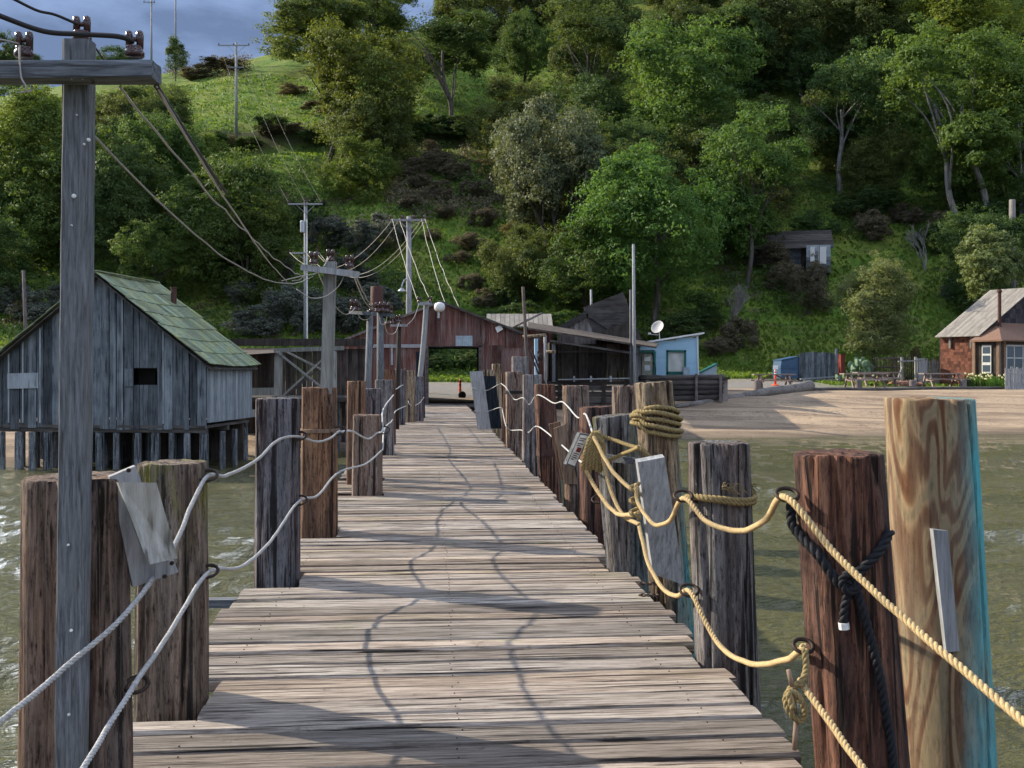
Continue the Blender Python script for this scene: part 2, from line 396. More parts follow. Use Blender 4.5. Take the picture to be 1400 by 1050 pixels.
def leaf_mat(name, c1, c2, trans=.35, patch=None):
    q = NT(name); n = q.noise(q.coord((2.6,) * 3), 1, 4, .6)
    n2 = q.noise(q.coord((14.,) * 3), 1, 2, .5)
    col = q.ramp(n, [(.34, c1), (.64, c2)])
    col = q.mix(q.ramp(n2, [(.3, .45), (.65, 0.)]), col, tuple(k * .45 for k in c1))
    if patch: col = q.mix(q.ramp(q.noise(q.coord((1.3,) * 3), 1, 2, .5), [(.5, 0.), (.7, .8)]), col, patch)
    col = q.objvary(col, .78, 1.25)
    hs = q.n('ShaderNodeHueSaturation'); oi = q.n('ShaderNodeObjectInfo')
    q.l(q.math('MULTIPLY_ADD', q.math('FRACT', q.math('MULTIPLY', oi.outputs['Random'], 7.3)), .028, .490), hs.inputs['Hue']); q.l(col, hs.inputs['Color'])
    col = hs.outputs[0]
    q.fin(col, .6, .25)
    tr = q.n('ShaderNodeBsdfTranslucent'); tcx = q.mix(1., col, (1.25, 1.15, .6), 'MULTIPLY'); q.l(tcx, tr.inputs[0])
    mx = q.n('ShaderNodeMixShader'); mx.inputs[0].default_value = trans
    q.l(q.b.outputs[0], mx.inputs[1]); q.l(tr.outputs[0], mx.inputs[2]); q.l(mx.outputs[0], q.out.inputs[0])
leaf_mat('leaf_green', (.062, .115, .026), (.145, .22, .052), .45)
leaf_mat('leaf_bright', (.065, .14, .03), (.14, .25, .06), .45)
leaf_mat('leaf_yellow', (.10, .15, .028), (.21, .26, .05), .45)
leaf_mat('leaf_olive', (.072, .104, .03), (.16, .2, .058), .45)
leaf_mat('leaf_sage', (.17, .22, .085), (.36, .42, .18), .45)
leaf_mat('leaf_dark', (.046, .088, .028), (.115, .175, .05), .42)
leaf_mat('leaf_silver', (.105, .135, .07), (.25, .285, .165), .35)
leaf_mat('leaf_grey', (.075, .09, .075), (.17, .19, .16), .3)
leaf_mat('leaf_brush', (.095, .083, .055), (.21, .18, .125), .35)
leaf_mat('leaf_straw', (.13, .12, .05), (.27, .24, .10), .4)
leaf_mat('leaf_grass', (.075, .13, .02), (.18, .25, .04), .45)
# ---------------------------------------------------------------- terrain
WZ = -1.4
SH = [(-70, 24), (-25, 30), (-15, 32), (-8, 35), (-3, 39.5), (3, 43), (8, 44.5), (24, 47.8), (60, 53), (120, 60)]
BP = [(0, -1.4), (3, -1.02), (6, -.62), (10, -.15), (16, .02), (22, .22), (30, .45), (45, .72)]
HP = [(72, 0), (78, .35), (84, 2.3), (90, 5.3), (100, 10.6), (112, 17.2), (128, 26.6), (131, 28.4), (137, 28.7), (140, 32.6), (150, 37.8), (170, 47.5), (190, 56.5), (205, 60), (235, 58), (300, 50)]
def height(X, Y):
    s = Y - interp(SH, X)
    if s < 0: z = max(-4.5, WZ + s * .13)
    else: z = interp(BP, s)
    z += .42 * sstep(4, 12, X) * sstep(5, 14, s)
    h = interp(HP, Y)
    if h > 0:
        h += sstep(125, 205, Y) * clamp((X + 62) * .17, -6, 24)
        h += sstep(80, 95, Y) * (noise.noise(Vector((X / 13, Y / 13, 3.1))) * 1.5 + noise.noise(Vector((X / 4.5, Y / 4.5, 1.1))) * .35)
    if .3 < s < 16: z += .045 * math.sin(s * 2.1 + 1.2 * noise.noise(Vector((X / 5, Y / 5, 8)))) * sstep(.3, 2, s) * (1 - sstep(12, 16, s))
    if s > 2: z += noise.noise(Vector((X / 2.2, Y / 2.2, 0))) * .035
    return z + h
def ground_hit(px, py, d0=40., d1=290.):
    d = d0
    while d < d1:
        p = at(px, py, d)
        if p.z <= height(p.x, d): break
        d += .5
    return d
def grid_axis(tab):
    out = [tab[0][0]]
    for a, b, st in tab:
        n = max(1, round((b - a) / st)); out += [a + (b - a) * k / n for k in range(1, n + 1)]
    return out
gx = grid_axis([(-420, -120, 30), (-120, -60, 5), (-60, 60, 1.5), (60, 120, 5), (120, 420, 30)])
gy = grid_axis([(-250, 20, 30), (20, 28, 2), (28, 62, .45), (62, 72, .8), (72, 145, 1.3), (145, 220, 3), (220, 420, 25)])
V = [(x, y, height(x, y)) for y in gy for x in gx]; nx = len(gx)
Fc = [(j*nx+i, j*nx+i+1, (j+1)*nx+i+1, (j+1)*nx+i) for j in range(len(gy)-1) for i in range(nx-1)]
me = bpy.data.meshes.new('terrain'); me.from_pydata(V, [], Fc); me.polygons.foreach_set('use_smooth', [True] * len(Fc))
ca = me.color_attributes.new('zones', 'FLOAT_COLOR', 'POINT')
buf = []
for x, y, z in V:
    s = y - interp(SH, x)
    grass = sstep(72, 77, y + 2.0 * noise.noise(Vector((x / 5, y / 5, 0))))
    road = sstep(15, 17, s) * (1 - grass)
    if x > 14: # lawn behind the picnic tables
        lawn = sstep(16.5, 18, s) * (1 - sstep(64.5 + 5, 66.5 + 5, y)) * sstep(19, 22, x + noise.noise(Vector((x / 2, y / 2, 4))) * 2)
        grass = max(grass, lawn * .85)
    bank = sstep(137, 138, y) * (1 - sstep(141, 143, y))
    buf += [grass, road, bank, 1]
ca.data.foreach_set('color', buf)
q = NT('ground'); zc = q.n('ShaderNodeVertexColor', layer_name='zones'); sp = q.n('ShaderNodeSeparateColor'); q.l(zc.outputs[0], sp.inputs[0])
n1 = q.noise(q.coord((.5,) * 3, False), 1, 5, .6); n2 = q.noise(q.coord((9,) * 3, False), 1, 4, .7); n3 = q.noise(q.coord((.16,) * 3, False), 1, 4, .6)
sand = q.mix(n2, (.25, .18, .12), (.58, .45, .32))
sand = q.mix(q.ramp(q.noise(q.coord((.16, 1.1, .3), False), 1, 4, .6), [(.42, 0.), (.6, .6)]), sand, (.13, .095, .075))
sz = q.n('ShaderNodeSeparateXYZ'); q.l(q.n('ShaderNodeTexCoord').outputs['Object'], sz.inputs[0])
sand = q.mix(q.math('MULTIPLY', q.ramp(q.noise(q.coord((3.5, 6, 3), False), 1, 6, .75), [(.54, 0.), (.62, 1.)]), q.ramp(q.noise(q.coord((.12, .55, .3), False), 1, 3, .6), [(.45, .1), (.62, .85)])), sand, (.07, .055, .045))
wet = q.ramp(q.math('SUBTRACT', sz.outputs[2], -1.4), [(.03, 1.), (.22, 0.)])
sand = q.mix(q.math('MULTIPLY', wet, .7), sand, (.10, .085, .065))
grav = q.mix(n2, (.13, .125, .12), (.30, .285, .265)); grav = q.mix(q.ramp(n1, [(.4, 0.), (.65, .5)]), grav, (.22, .19, .15))
gr = q.ramp(n1, [(.3, (.05, .095, .016)), (.52, (.10, .175, .026)), (.72, (.18, .225, .04))])
gr = q.mix(q.ramp(n3, [(.45, 0.), (.65, .75)]), gr, (.20, .22, .045))
gr = q.mix(q.ramp(q.noise(q.coord((1.6,) * 3, False), 1, 5, .7), [(.32, .7), (.46, 0.)]), gr, (.035, .05, .014))
gr = q.mix(q.ramp(q.noise(q.coord((.35, .35, 1.4), False), 1, 4, .6), [(.56, 0.), (.68, .6)]), gr, (.13, .105, .05))
col = q.mix(sp.outputs[1], sand, grav); col = q.mix(sp.outputs[0], col, gr)
col = q.mix(q.math('MULTIPLY', sp.outputs[2], .8), col, (.032, .03, .018))
q.fin(col, .95, .12)
q.bump(q.math('ADD', n2, q.math('MULTIPLY', n1, 2.)), .8, .12)
terrain = link('terrain', me, 'ground'); tag(terrain, kind='structure', label='beach, gravel yard and steep grassy hillside')

# water: a rippled sheet, real wavelets near the pier and a fine ripple in the material
q = NT('bay_water')
w2 = q.noise(q.coord((3.5, 8.5, 1), False), 1.6, 4, .6, .3); w3 = q.noise(q.coord((.1, .3, 1), False), 1, 2, .5)
q.fin(q.mix(w3, (.072, .070, .026), (.11, .104, .043)), .025, .5); q.b.inputs['IOR'].default_value = 1.4
q.bump(w2, 1., .12)
wx = grid_axis([(-420, -60, 40), (-60, -24, 2), (-24, -1.5, .13), (-1.5, .5, .5), (.5, 24, .13), (24, 60, 2), (60, 420, 40)])
wy = grid_axis([(-250, -10, 40), (-10, 2, 1), (2, 14, .085), (14, 26, .16), (26, 56, .4), (56, 70, 7)])
WXX, WYY = np.meshgrid(np.array(wx), np.array(wy)); rw = np.random.default_rng(5); ZZ = np.zeros_like(WXX)
wpx = WXX + .35 * np.sin(WYY * .7 + 1.3 * np.sin(WXX * .4)); wpy = WYY + .3 * np.sin(WXX * .9 + 2.) + .18 * np.sin(WXX * 2.1 + WYY)
for k in range(26):
    lam = .22 * (1.12 ** k) * rw.uniform(.9, 1.1); an = math.pi / 2 + rw.normal() * .3; kk = 2 * math.pi / lam
    ph = kk * (math.cos(an) * wpx + math.sin(an) * wpy) + rw.uniform(0, 6.28); env = .5 + .5 * np.sin(wpx * rw.uniform(.2, .9) + wpy * rw.uniform(.2, .9) + rw.uniform(0, 6.28))
    ZZ += .0235 * lam ** .85 * env * (1 - np.abs(np.sin(ph / 2)) * 1.6)
ZZ *= np.clip((24 - np.abs(WXX)) / 4, 0, 1) * np.clip((46 - WYY) / 8, .12, 1) * np.clip((WYY - 1) / 2, 0, 1)
Vw = np.stack([WXX, WYY, WZ + ZZ], -1).reshape(-1, 3); nxw = len(wx); ii = (np.arange(len(wy) - 1)[:, None] * nxw + np.arange(nxw - 1)[None, :]).ravel()
Qw = np.stack([ii, ii + 1, ii + nxw + 1, ii + nxw], 1)
mw = mesh_np('water', Vw, Qw); mw.polygons.foreach_set('use_smooth', np.ones(len(Qw), dtype=bool))
tag(link('water', mw, 'bay_water'), kind='structure', label='olive green rippled bay water')

# ---------------------------------------------------------------- the pier
PD = Vector((-110 / 1400, 1, 0)).normalized(); PQ = Vector((PD.y, -PD.x, 0)); PC = Vector((.1, 0, 0))
pier = empty('pier', PC + PD * 4, 'long weathered plank pier leading to the rusty barn', 'pier', rz=math.atan2(PD.x, PD.y) * -1)
def pier_sq(p):
    r = Vector((p[0], p[1], 0)) - PC; return r.dot(PD), r.dot(PQ)

PILES = []
def make_pile_mesh(r0, zb, zt, lean, slope=(0, 0), seed=0, seg=40, rings=34, sq=0., cracks=2, amp=.045, taper=.03, fixed=()):
    rr = random.Random(seed); V = []; Fs = []
    wk = 2.4 * math.pi / seg
    cr = [(rr.uniform(0, 6.28), rr.uniform(1., 2.2) * wk, rr.uniform(.05, .17), rr.uniform(-2, 2)) for _ in range(cracks)]
    cr += list(fixed)
    zs = [zb] + [lerp(max(zb, -.6), zt, k / (rings - 1)) for k in range(rings)]
    off = rr.uniform(0, 50)
    for z in zs:
        for a in range(seg):
            th = 2 * math.pi * a / seg; c, s = math.cos(th), math.sin(th)
            r = r0 * (1 - taper * (z - 0))
            if sq: r *= lerp(1, 1 / max(abs(c), abs(s)) * .93, sq)
            n = noise.noise(Vector((c * 2.2 + off, s * 2.2, z * .55))) * amp * 1.3
            n += noise.noise(Vector((c * 7 + off, s * 7, z * 1.1 + 9))) * amp * .6
            n += noise.noise(Vector((c * 16 + off, s * 16, z * 1.7 + 9))) * amp * .35
            for th0, wd, dp, wv in cr:
                dth = (th - th0 - .12 * math.sin(z * 2 + wv) + math.pi) % (2 * math.pi) - math.pi
                n -= dp * math.exp(-(dth / wd) ** 2) * (.5 + .5 * noise.noise(Vector((z * 1.5, wv, 0))) + .3)
            r *= 1 + n
            if z > zt - .16: r *= 1 - max(0., noise.noise(Vector((c * 2.6 + off, s * 2.6, 7))) - .12) * .42 * (1 - (zt - z) / .16)
            zz = z
            if z == zt: zz = zt + slope[0] * c * r + slope[1] * s * r + noise.noise(Vector((c * 3 + off, s * 3, 2))) * .005
            elif z > zt - .15: zz = z + (slope[0] * c * r + slope[1] * s * r) * (1 - (zt - z) / .15)
            V.append((lean[0] * z + c * r, lean[1] * z + s * r, zz))
    m = len(zs)
    for k in range(m - 1):
        for a in range(seg):
            b = (a + 1) % seg; Fs.append((k*seg+a, k*seg+b, (k+1)*seg+b, (k+1)*seg+a))
    # worn rounded top: shrunken rings
    last = (m - 1) * seg; base = last
    for sc_, dz in ((.97, .008), (.85, .010), (.5, .006), (.2, .002)):
        i0 = len(V)
        cx, cy = lean[0] * zt, lean[1] * zt
        for a in range(seg):
            x, y, z = V[last + a]
            nn = noise.noise(Vector((x * 14 + off, y * 14, sc_ * 4))) * .006
            V.append((cx + (x - cx) * sc_, cy + (y - cy) * sc_, lerp(zt, z, sc_) + dz + nn))
        for a in range(seg):
            b = (a + 1) % seg; Fs.append((base + a, base + b, i0 + b, i0 + a))
        base = i0
    V.append((lean[0] * zt, lean[1] * zt, zt - .008)); c0 = len(V) - 1
    for a in range(seg): Fs.append((base + a, base + (a + 1) % seg, c0))
    me = bpy.data.meshes.new('piling'); me.from_pydata(V, [], Fs); me.update()
    me.polygons.foreach_set('use_smooth', [True] * len(Fs))
    me.set_sharp_from_angle(angle=math.radians(38))
    return me
def piling(label, x0, x1, yt, d, mat, xb=None, yb=None, slope=(0, 0), sq=0., cracks=2, amp=.045, seg=40, rings=34, group=None, name='dock_piling', zb=-3.4, notch=True, fixed=()):
    """x0..x1 the pixel span at the top, yt the pixel row of the top, d its distance, xb the pixel of its axis at row yb"""
    top = at((x0 + x1) / 2, yt, d); r = (x1 - x0) / 2 * d / F
    lean = 0.
    if xb is not None:
        bot = at(xb, yb, d); lean = (top.x - bot.x) / (top.z - bot.z)
    ox = top.x - lean * top.z
    gz = min(zb, height(ox, d) - .8)
    me = make_pile_mesh(r / .985, gz, top.z, (lean, 0), slope, seed=int(x0 * 7 + yt), seg=seg, rings=rings, sq=sq, cracks=cracks, amp=amp, fixed=fixed)
    o = link(name, me, mat, None, (ox, d, 0)); tag(o, label, 'piling', group or 'pilings along the pier')
    if notch: PILES.append((ox, d, r))
    return o, (ox, d, r, top.z, lean)

P = {}
def add(key, *a, **k): P[key] = piling(*a, **k)
add('L0', 'thick ragged piling carrying the square timber pole with crossarm', 38, 178, 655, 3.8, 'pile_brown', 106, 1040, cracks=11, amp=.07, seg=150, rings=70, notch=True)
add('L1', 'mossy topped round piling beside the piling with the tilted grey boards', 190, 283, 634, 4.98, 'pile_moss', 235, 960, cracks=11, amp=.06, seg=150, rings=70, sq=.25)
add('L2', 'dark blue-brown piling with a long split down one side', 350, 410, 546, 7.85, 'pile_bluegrey', 379, 780, fixed=((3.95, .05, .4, 1.),), cracks=9, amp=.05, seg=150, rings=70, sq=.3)
add('L3', 'orange-brown piling with a band round it below the crossarm pole', 412, 462, 531, 10.1, 'pile_rust', 436, 720, cracks=3, amp=.04, seg=48, sq=.35)
add('L4', 'short squat brown piling with pale lichen on its flat top', 482, 523, 568, 13.2, 'pile_brown', 502, 672, sq=.45)
add('L5', 'dark topped piling right behind the short lichen topped piling', 489, 523, 532, 14.9, 'pile_bluegrey', 506, 655, sq=.3)
add('L5b', 'slim orange-tan piling standing in the water beside the dark topped piling', 474, 500, 522, 14.3, 'pile_rust', 487, 655, sq=.2, notch=False)
add('L6', 'grey streaked piling below the twin crossarm poles', 512, 539, 520, 19.2, 'pile_grey', 526, 620, sq=.35)
add('L7', 'brown piling with a frayed tuft on its top edge', 522, 541, 506, 22.0, 'pile_redbrown', 532, 600, sq=.2)
add('L8', 'blue-grey piling beside the pale tan squared post', 540, 555, 505, 29.5, 'pile_bluegrey', 547, 580, sq=.3)
add('L9', 'pale tan squared post at the edge of the pier', 553, 568, 507, 31.0, 'post_tan', 560, 577, sq=.85, cracks=1, amp=.02)
add('L10', 'dark grey post standing against the pale tan squared post', 567, 580, 515, 31.8, 'pile_bluegrey', 573, 575, sq=.6)
add('L11', 'tall blue-black post beside the barn doorway', 568, 581, 481, 34.0, 'navy_paint_wood', 575, 560, sq=.6)
add('R1', 'dark reddish piling with the black rope knotted round it', 1083, 1207, 622, 4.05, 'pile_redbrown', 1178, 1050, cracks=11, amp=.035, seg=150, rings=70, slope=(.02, .0))
add('R0', 'tall fresh cut swirly grained piling with a turquoise stained side', 1210, 1330, 547, 4.75, 'pile_fresh', 1297, 1050, fixed=((5.3, .035, .34, .3),), cracks=0, amp=.014, seg=150, rings=70, notch=False)
add('R2', 'charred grey piling wrapped with one frayed rope end', 941, 1024, 607, 5.75, 'pile_grey', 994, 900, cracks=11, amp=.05, seg=150, rings=70)
add('R3', 'tall cream topped piling wound with coils of rope', 866, 921, 524, 7.7, 'pile_cream', 915, 800, cracks=11, amp=.03, seg=150, rings=70, slope=(.06, 0), notch=False)
add('R4', 'streaky blue-grey piling hung with a bundle of ropes', 808, 869, 569, 8.35, 'pile_tealgrey', 860, 775, cracks=11, amp=.05, seg=150, rings=70, slope=(.09, 0))
add('R4b', 'plain brown piling standing behind the rope wound piling', 836, 870, 529, 10.6, 'pile_brown', 855, 700, notch=False)
add('R5', 'low reddish piling with the framed paper notice', 792, 842, 557, 11.4, 'pile_redbrown', 818, 700, sq=.2, slope=(.05, 0))
add('R6', 'grey-brown round piling beside the leaning brown boards', 768, 806, 528, 14.2, 'pile_brown', 790, 662, sq=.15)
add('R7', 'red-brown piling with a metal collar plate near its foot', 729, 759, 526, 16.8, 'pile_redbrown', 750, 638, sq=.35)
add('R8', 'slender grey piling with a squared top edge', 713, 742, 513, 18.9, 'pile_grey', 728, 622, sq=.4)
add('R9', 'mottled piling with a black strap near its top', 690, 716, 509, 21.3, 'pile_brown', 704, 608, sq=.2)
add('R10', 'thin orange-brown post between the strapped piling and the navy board', 685, 693, 511, 26.5, 'pile_rust', 690, 590, sq=.6, notch=False)
add('R11', 'blunt lichen grey piling seen over the strapped piling', 698, 723, 488, 27.0, 'pile_grey', 711, 560, notch=False, sq=.3)
add('R12', 'pale topped post behind the leaning navy board', 672, 686, 498, 30.5, 'post_tan', 680, 565, notch=False, sq=.5)

# parts of the pilings
def local(p, key):
    o = P[key][0]; return Vector(p) - Vector(o.location)
def iron_ring(key, px, py, d, R=.045, tilt=.5):
    c = local(at(px, py, d), key); mb = MB()
    pts = [c + Vector((math.cos(a) * R, math.sin(a) * R * .8, math.sin(a) * R * tilt)) for a in [k * math.pi / 8 for k in range(17)]]
    mb.tube(pts, .0085, 6, False)
    mb.build('iron_ring', 'iron', P[key][0], smooth=True)
iron_ring('L0', 187, 936, 3.78, .04); iron_ring('L1', 284, 650, 4.95); iron_ring('L1', 285, 781, 4.95)
iron_ring('L2', 408, 596, 7.8, .06); iron_ring('L2', 409, 684, 7.8, .06); iron_ring('L3', 463, 589, 10., .07)
iron_ring('R1', 1076, 676, 3.98, .042); iron_ring('R1', 1098, 883, 3.98, .038); iron_ring('R2', 934, 678, 5.65, .05); iron_ring('R2', 942, 807, 5.65, .05)
iron_ring('L4', 523, 588, 13.1, .09); iron_ring('R5', 818, 683, 11.0, .07)
def band(key, z0, z1, grow, mat, name):
    ox, d, r, zt, lean = P[key][1]; mb = MB(); n = 28
    mb.lathe([(r * grow * .97, z0), (r * grow, z0 + .004), (r * grow, z1 - .004), (r * grow * .97, z1)], n, (lean * (z0 + z1) / 2, 0, 0))
    return mb.build(name, mat, P[key][0])
band('L3', .98, 1.02, 1.07, 'brown_board', 'timber_band')
band('R9', 1.1, 1.16, 1.08, 'black_rubber', 'strap')
band('R7', .18, .30, 1.05, 'rust_pipe', 'collar_plate')

# planks
s = -2.2; k = 0; nails = MB()
while s < 46.3:
    wd = rnd.choice((.15, .17, .2, .24)) * rnd.uniform(.95, 1.1); gap = rnd.uniform(.008, .024); sc0 = s + wd / 2
    ql = -1.46 + rnd.uniform(-.03, .03); qr = 1.46 + rnd.uniform(-.04, .03)
    if 2 < s < 5.0: ql -= .04
    for (ox, oy, r) in PILES:
        ps, pq = pier_sq((ox, oy))
        if abs(ps - sc0) < r + wd / 2 + .01:
            if pq < 0 and pq > -2.2: ql = max(ql, pq + r + .012 + rnd.uniform(0, .02))
            if pq > 0 and pq < 2.2: qr = min(qr, pq - r - .012 - rnd.uniform(0, .02))
    n = 16 if s < 14 else 6; prof = [(-.5, -.07), (-.5, -.018), (-.445, 0), (0, .004), (.445, 0), (.5, -.018), (.5, -.07)]
    V = []; Fs = []; z0 = rnd.uniform(-.008, .008); tl = rnd.uniform(-.012, .012); tw = rnd.uniform(-.006, .006); so_ = rnd.uniform(0, 99)
    for j in range(n + 1):
        u = j / n; q_ = lerp(ql, qr, u)
        e1 = noise.noise(Vector((u * 5 + so_, 0, 0))) * .010; e2 = noise.noise(Vector((u * 5 + so_, 9, 0))) * .010
        for a, zz in prof:
            y = a * wd + (e1 if a < 0 else e2 if a > 0 else 0)
            V.append((q_ + (abs(a) > .4 and zz < -.02) * 0, y, zz + z0 + tl * a + tw * (u - .5) + noise.noise(Vector((u * 4 + so_, a * 2, 5))) * .005))
    m = len(prof)
    for j in range(n):
        for a in range(m):
            b = (a + 1) % m; Fs.append((j*m+a, j*m+b, (j+1)*m+b, (j+1)*m+a))
    Fs.append(tuple(range(m))); Fs.append(tuple(n*m + a for a in reversed(range(m))))
    me = bpy.data.meshes.new('plank'); me.from_pydata(V, [], Fs); me.update()
    o = link('plank', me, 'deck_wood', pier, (0, sc0 - 4, 0)); o.rotation_euler = (0, 0, rnd.uniform(-.004, .004))
    if s < 16:
        for qn in (-1.15, .02, 1.15):
            if ql + .05 < qn < qr - .05:
                for a in (-.25, .25):
                    nails.lathe([(.0035, -.002), (.004, .002), (.002, .003)], 6, (qn + rnd.uniform(-.02, .02), sc0 - 4 + a * wd + rnd.uniform(-.01, .01), z0 + .004))
    s += wd + gap; k += 1
tag(nails.build('nail_heads', 'iron', pier), kind='stuff')
for qx in (-1.15, 0, 1.15):
    MB().box((qx, 18, -.20), (.16, 48, .24)).build('stringer', 'dark_beam', pier)
for sy in (.6, 4.95, 7.8, 10.1, 13.2, 16.8, 19.2, 22, 26, 30, 34, 38, 42):
    MB().box((0, sy - 4 + .3, -.44), (3.3, .26, .22)).build('cap_beam', 'dark_beam', pier)
# timbers projecting past the left edge beside two pilings
MB().box((-1.62, 7.85 - 4 - .1, -.13), (.9, .1, .06)).build('projecting_board', 'grey_timber_x', pier)
MB().box((-1.66, 12.2 - 4, -.1), (.8, .3, .06)).build('projecting_board', 'deck_wood', pier)
for px_, py_ in ((885, 800), (886, 816)):
    mb = MB()
    for j in range(3):
        mb.tube([at(px_ - 8 + j * 9, py_, 7.2) + Vector((math.cos(a) * .022, math.sin(a) * .03, .012 + .004 * math.sin(a * 2 + j))) for a in [t * math.pi / 6 for t in range(13)]], .006, 5, False)
    o = mb.build('chain_scrap', 'iron'); tag(o, 'small rusty heap of chain links on the deck planks', 'chain', 'chain scraps on the deck')

# ---------------------------------------------------------------- leaning boards, notice boards
def slab(name, label, corners, d, th, mat, cat, dd=(0, 0, 0, 0), group=None):
    """flat board given by four pixel corners (each may have its own distance) with a thickness pushed away from the camera"""
    p = [at(x, y, d + e) for (x, y), e in zip(corners, dd)]
    nrm = (p[1] - p[0]).cross(p[3] - p[0]).normalized()
    if nrm.y < 0: nrm = -nrm
    mb = MB(); mb.v = p + [a + nrm * th for a in p]
    mb.f = [(0, 1, 2, 3), (7, 6, 5, 4), (0, 4, 5, 1), (1, 5, 6, 2), (2, 6, 7, 3), (3, 7, 4, 0)]
    o = mb.build(name, mat); return tag(o, label, cat, group)
slab('board', 'wide grey board leaning upright against the rope wound piling', [(872, 632), (909, 625), (936, 800), (893, 785)], 6.95, .07, 'grey_plank', 'board', (0, .02, .25, .2))
slab('board', 'leaning brown board nearest the grey-brown round piling', [(757, 586), (773, 580), (790, 662), (772, 662)], 14.0, .06, 'brown_board', 'board')
slab('board', 'leaning brown board tucked behind another brown board', [(750, 580), (766, 576), (785, 655), (768, 657)], 14.35, .05, 'brown_board', 'board')
slab('board', 'grey weathered board leaning beside the navy painted board', [(642, 508), (660, 507), (671, 587), (653, 587)], 27.0, .12, 'grey_plank', 'board')
nb = slab('board', 'navy painted board with a bare wood top', [(661, 514), (677, 514), (686, 586), (668, 586)], 27.6, .16, 'navy_paint_wood', 'board')
tp = slab('bare_top', None, [(660, 505), (676, 506), (677, 514), (661, 514)], 27.6, .16, 'post_tan', None); tp.parent = nb; tp.location = tp.location - nb.location
slab('tilted_board', 'pale scuffed plank tilted on the ragged piling', [(161, 659), (214, 660), (243, 763), (203, 772)], 3.62, .045, 'scuffed_grey', 'board', (0, .06, .12, .02))
slab('tilted_board', 'grey backing board with a screw behind the pale scuffed plank', [(150, 652), (185, 637), (244, 782), (182, 803)], 3.72, .03, 'grey_plank', 'board', (0, .05, .12, .06))
nt = slab('notice_board', 'small framed paper notice tilted among the ropes', [(793, 592), (807, 594), (786, 640), (774, 635)], 8.0, .04, 'grey_timber', 'notice', (0, .05, .02, -.03))
for px_, py_, d_ in ((176, 643, 3.74), (225, 788, 3.80), (235, 770, 3.78)):
    o = MB().lathe([(.008, -.004), (.008, .004), (.004, .006)], 8, at(px_, py_, d_ - .02), Matrix.Rotation(math.radians(90), 3, 'X')).build('screw', 'iron'); tb_ = [q_ for q_ in bpy.data.objects if q_.name.startswith('tilted_board')][-1]; o.parent = tb_; o.location = o.location - tb_.location
def unproj_on(a, b, c, d_, u, v):
    return a.lerp(b, u).lerp(d_.lerp(c, u), v)
pc = [at(793, 592, 7.985), at(807, 594, 8.035), at(786, 640, 8.005), at(774, 635, 7.955)]
mb = MB(); mb.quad(*[unproj_on(*pc, u, v) for u, v in ((.1, .05), (.9, .05), (.9, .95), (.1, .95))])
o = mb.build('paper', 'white_paint', nt, world=True)
mb = MB()
for v0, u1 in ((.14, .8), (.2, .7), (.3, .75), (.36, .6), (.6, .8), (.66, .7), (.72, .75), (.78, .5)):
    mb.quad(*[unproj_on(*pc, u, v) + Vector((0, -.003, 0)) for u, v in ((.2, v0), (u1, v0), (u1, v0 + .025), (.2, v0 + .025))])
mb.build('printed_lines', 'dark_wire', nt, world=True)
mb = MB(); mb.quad(*[unproj_on(*pc, u, v) + Vector((0, -.003, 0)) for u, v in ((.35, .42), (.8, .42), (.8, .56), (.35, .56))])
mb.build('printed_picture', 'red_paint', nt, world=True)
slab('board', 'short grey board nailed across the streaky piling', [(820, 620), (878, 628), (878, 636), (820, 630)], 8.12, .03, 'grey_timber_x', 'board', (0, -.3, -.3, 0))
slab('wood_block', 'worn grey block nailed to the fresh cut piling', [(1276, 724), (1296, 726), (1312, 890), (1294, 892)], 4.525, .04, 'grey_plank', 'block')
# ---------------------------------------------------------------- ropes
def rope(name, label, pts, r, mat, strands=0, cat='rope', group=None, seg=8, per=10, pitch=None):
    P3 = [p if isinstance(p, Vector) else at(*p) for p in pts]; cv = spline(P3, per); mb = MB()
    sd_ = len(pts) * 3.7 + P3[0].x; cv = [c_ + Vector((noise.noise(c_ * 7 + Vector((sd_, 0, 0))), noise.noise(c_ * 7 + Vector((0, sd_, 0))), noise.noise(c_ * 7 + Vector((0, 0, sd_))))) * r * .3 for c_ in cv]
    if not strands:
        mb.tube(cv, r, seg)
    else:
        step = r * .5; cv = resample(cv, step); pitch = pitch or r * 5.0
        m = len(cv); t0 = (cv[1] - cv[0]).normalized(); x = t0.orthogonal().normalized(); prev = t0; ph = 0.
        paths = [[] for _ in range(strands)]
        for k in range(m):
            t = (cv[min(k+1, m-1)] - cv[max(k-1, 0)]).normalized(); qd = prev.rotation_difference(t); x = qd @ x; x = (x - t * x.dot(t)).normalized(); y = t.cross(x); prev = t
            for j in range(strands):
                an = ph + 2 * math.pi * j / strands
                paths[j].append(cv[k] + (x * math.cos(an) + y * math.sin(an)) * r * .5)
            ph += 2 * math.pi * step / pitch
        for pth in paths: mb.tube(pth, r * .56, 6)
    o = mb.build(name, mat, smooth=True); return tag(o, label, cat, group)
rope('rope', 'upper pale rope sagging through the left row of pilings from the crossarm pole piling', [(-90, 1045, 2.9), (0, 987, 3.1), (90, 912, 3.4), (180, 830, 3.58), (240, 742, 4.2), (262, 690, 4.6), (284, 651, 4.95), (310, 650, 5.5), (350, 630, 6.6), (380, 602, 7.3), (408, 597, 7.75), (432, 604, 8.8), (450, 600, 9.5), (464, 589, 9.95)], .0098, 'white_rope', 3, per=10)
rope('rope', 'lower pale rope sagging through the left row of pilings near the deck', [(95, 1085, 3.1), (120, 1040, 3.2), (150, 990, 3.4), (183, 938, 3.58), (235, 860, 4.2), (285, 783, 4.95), (330, 775, 5.8), (370, 740, 6.8), (408, 686, 7.7), (435, 677, 8.8), (463, 646, 9.9), (500, 634, 11.6), (523, 615, 12.98)], .0098, 'white_rope', 3, per=10)
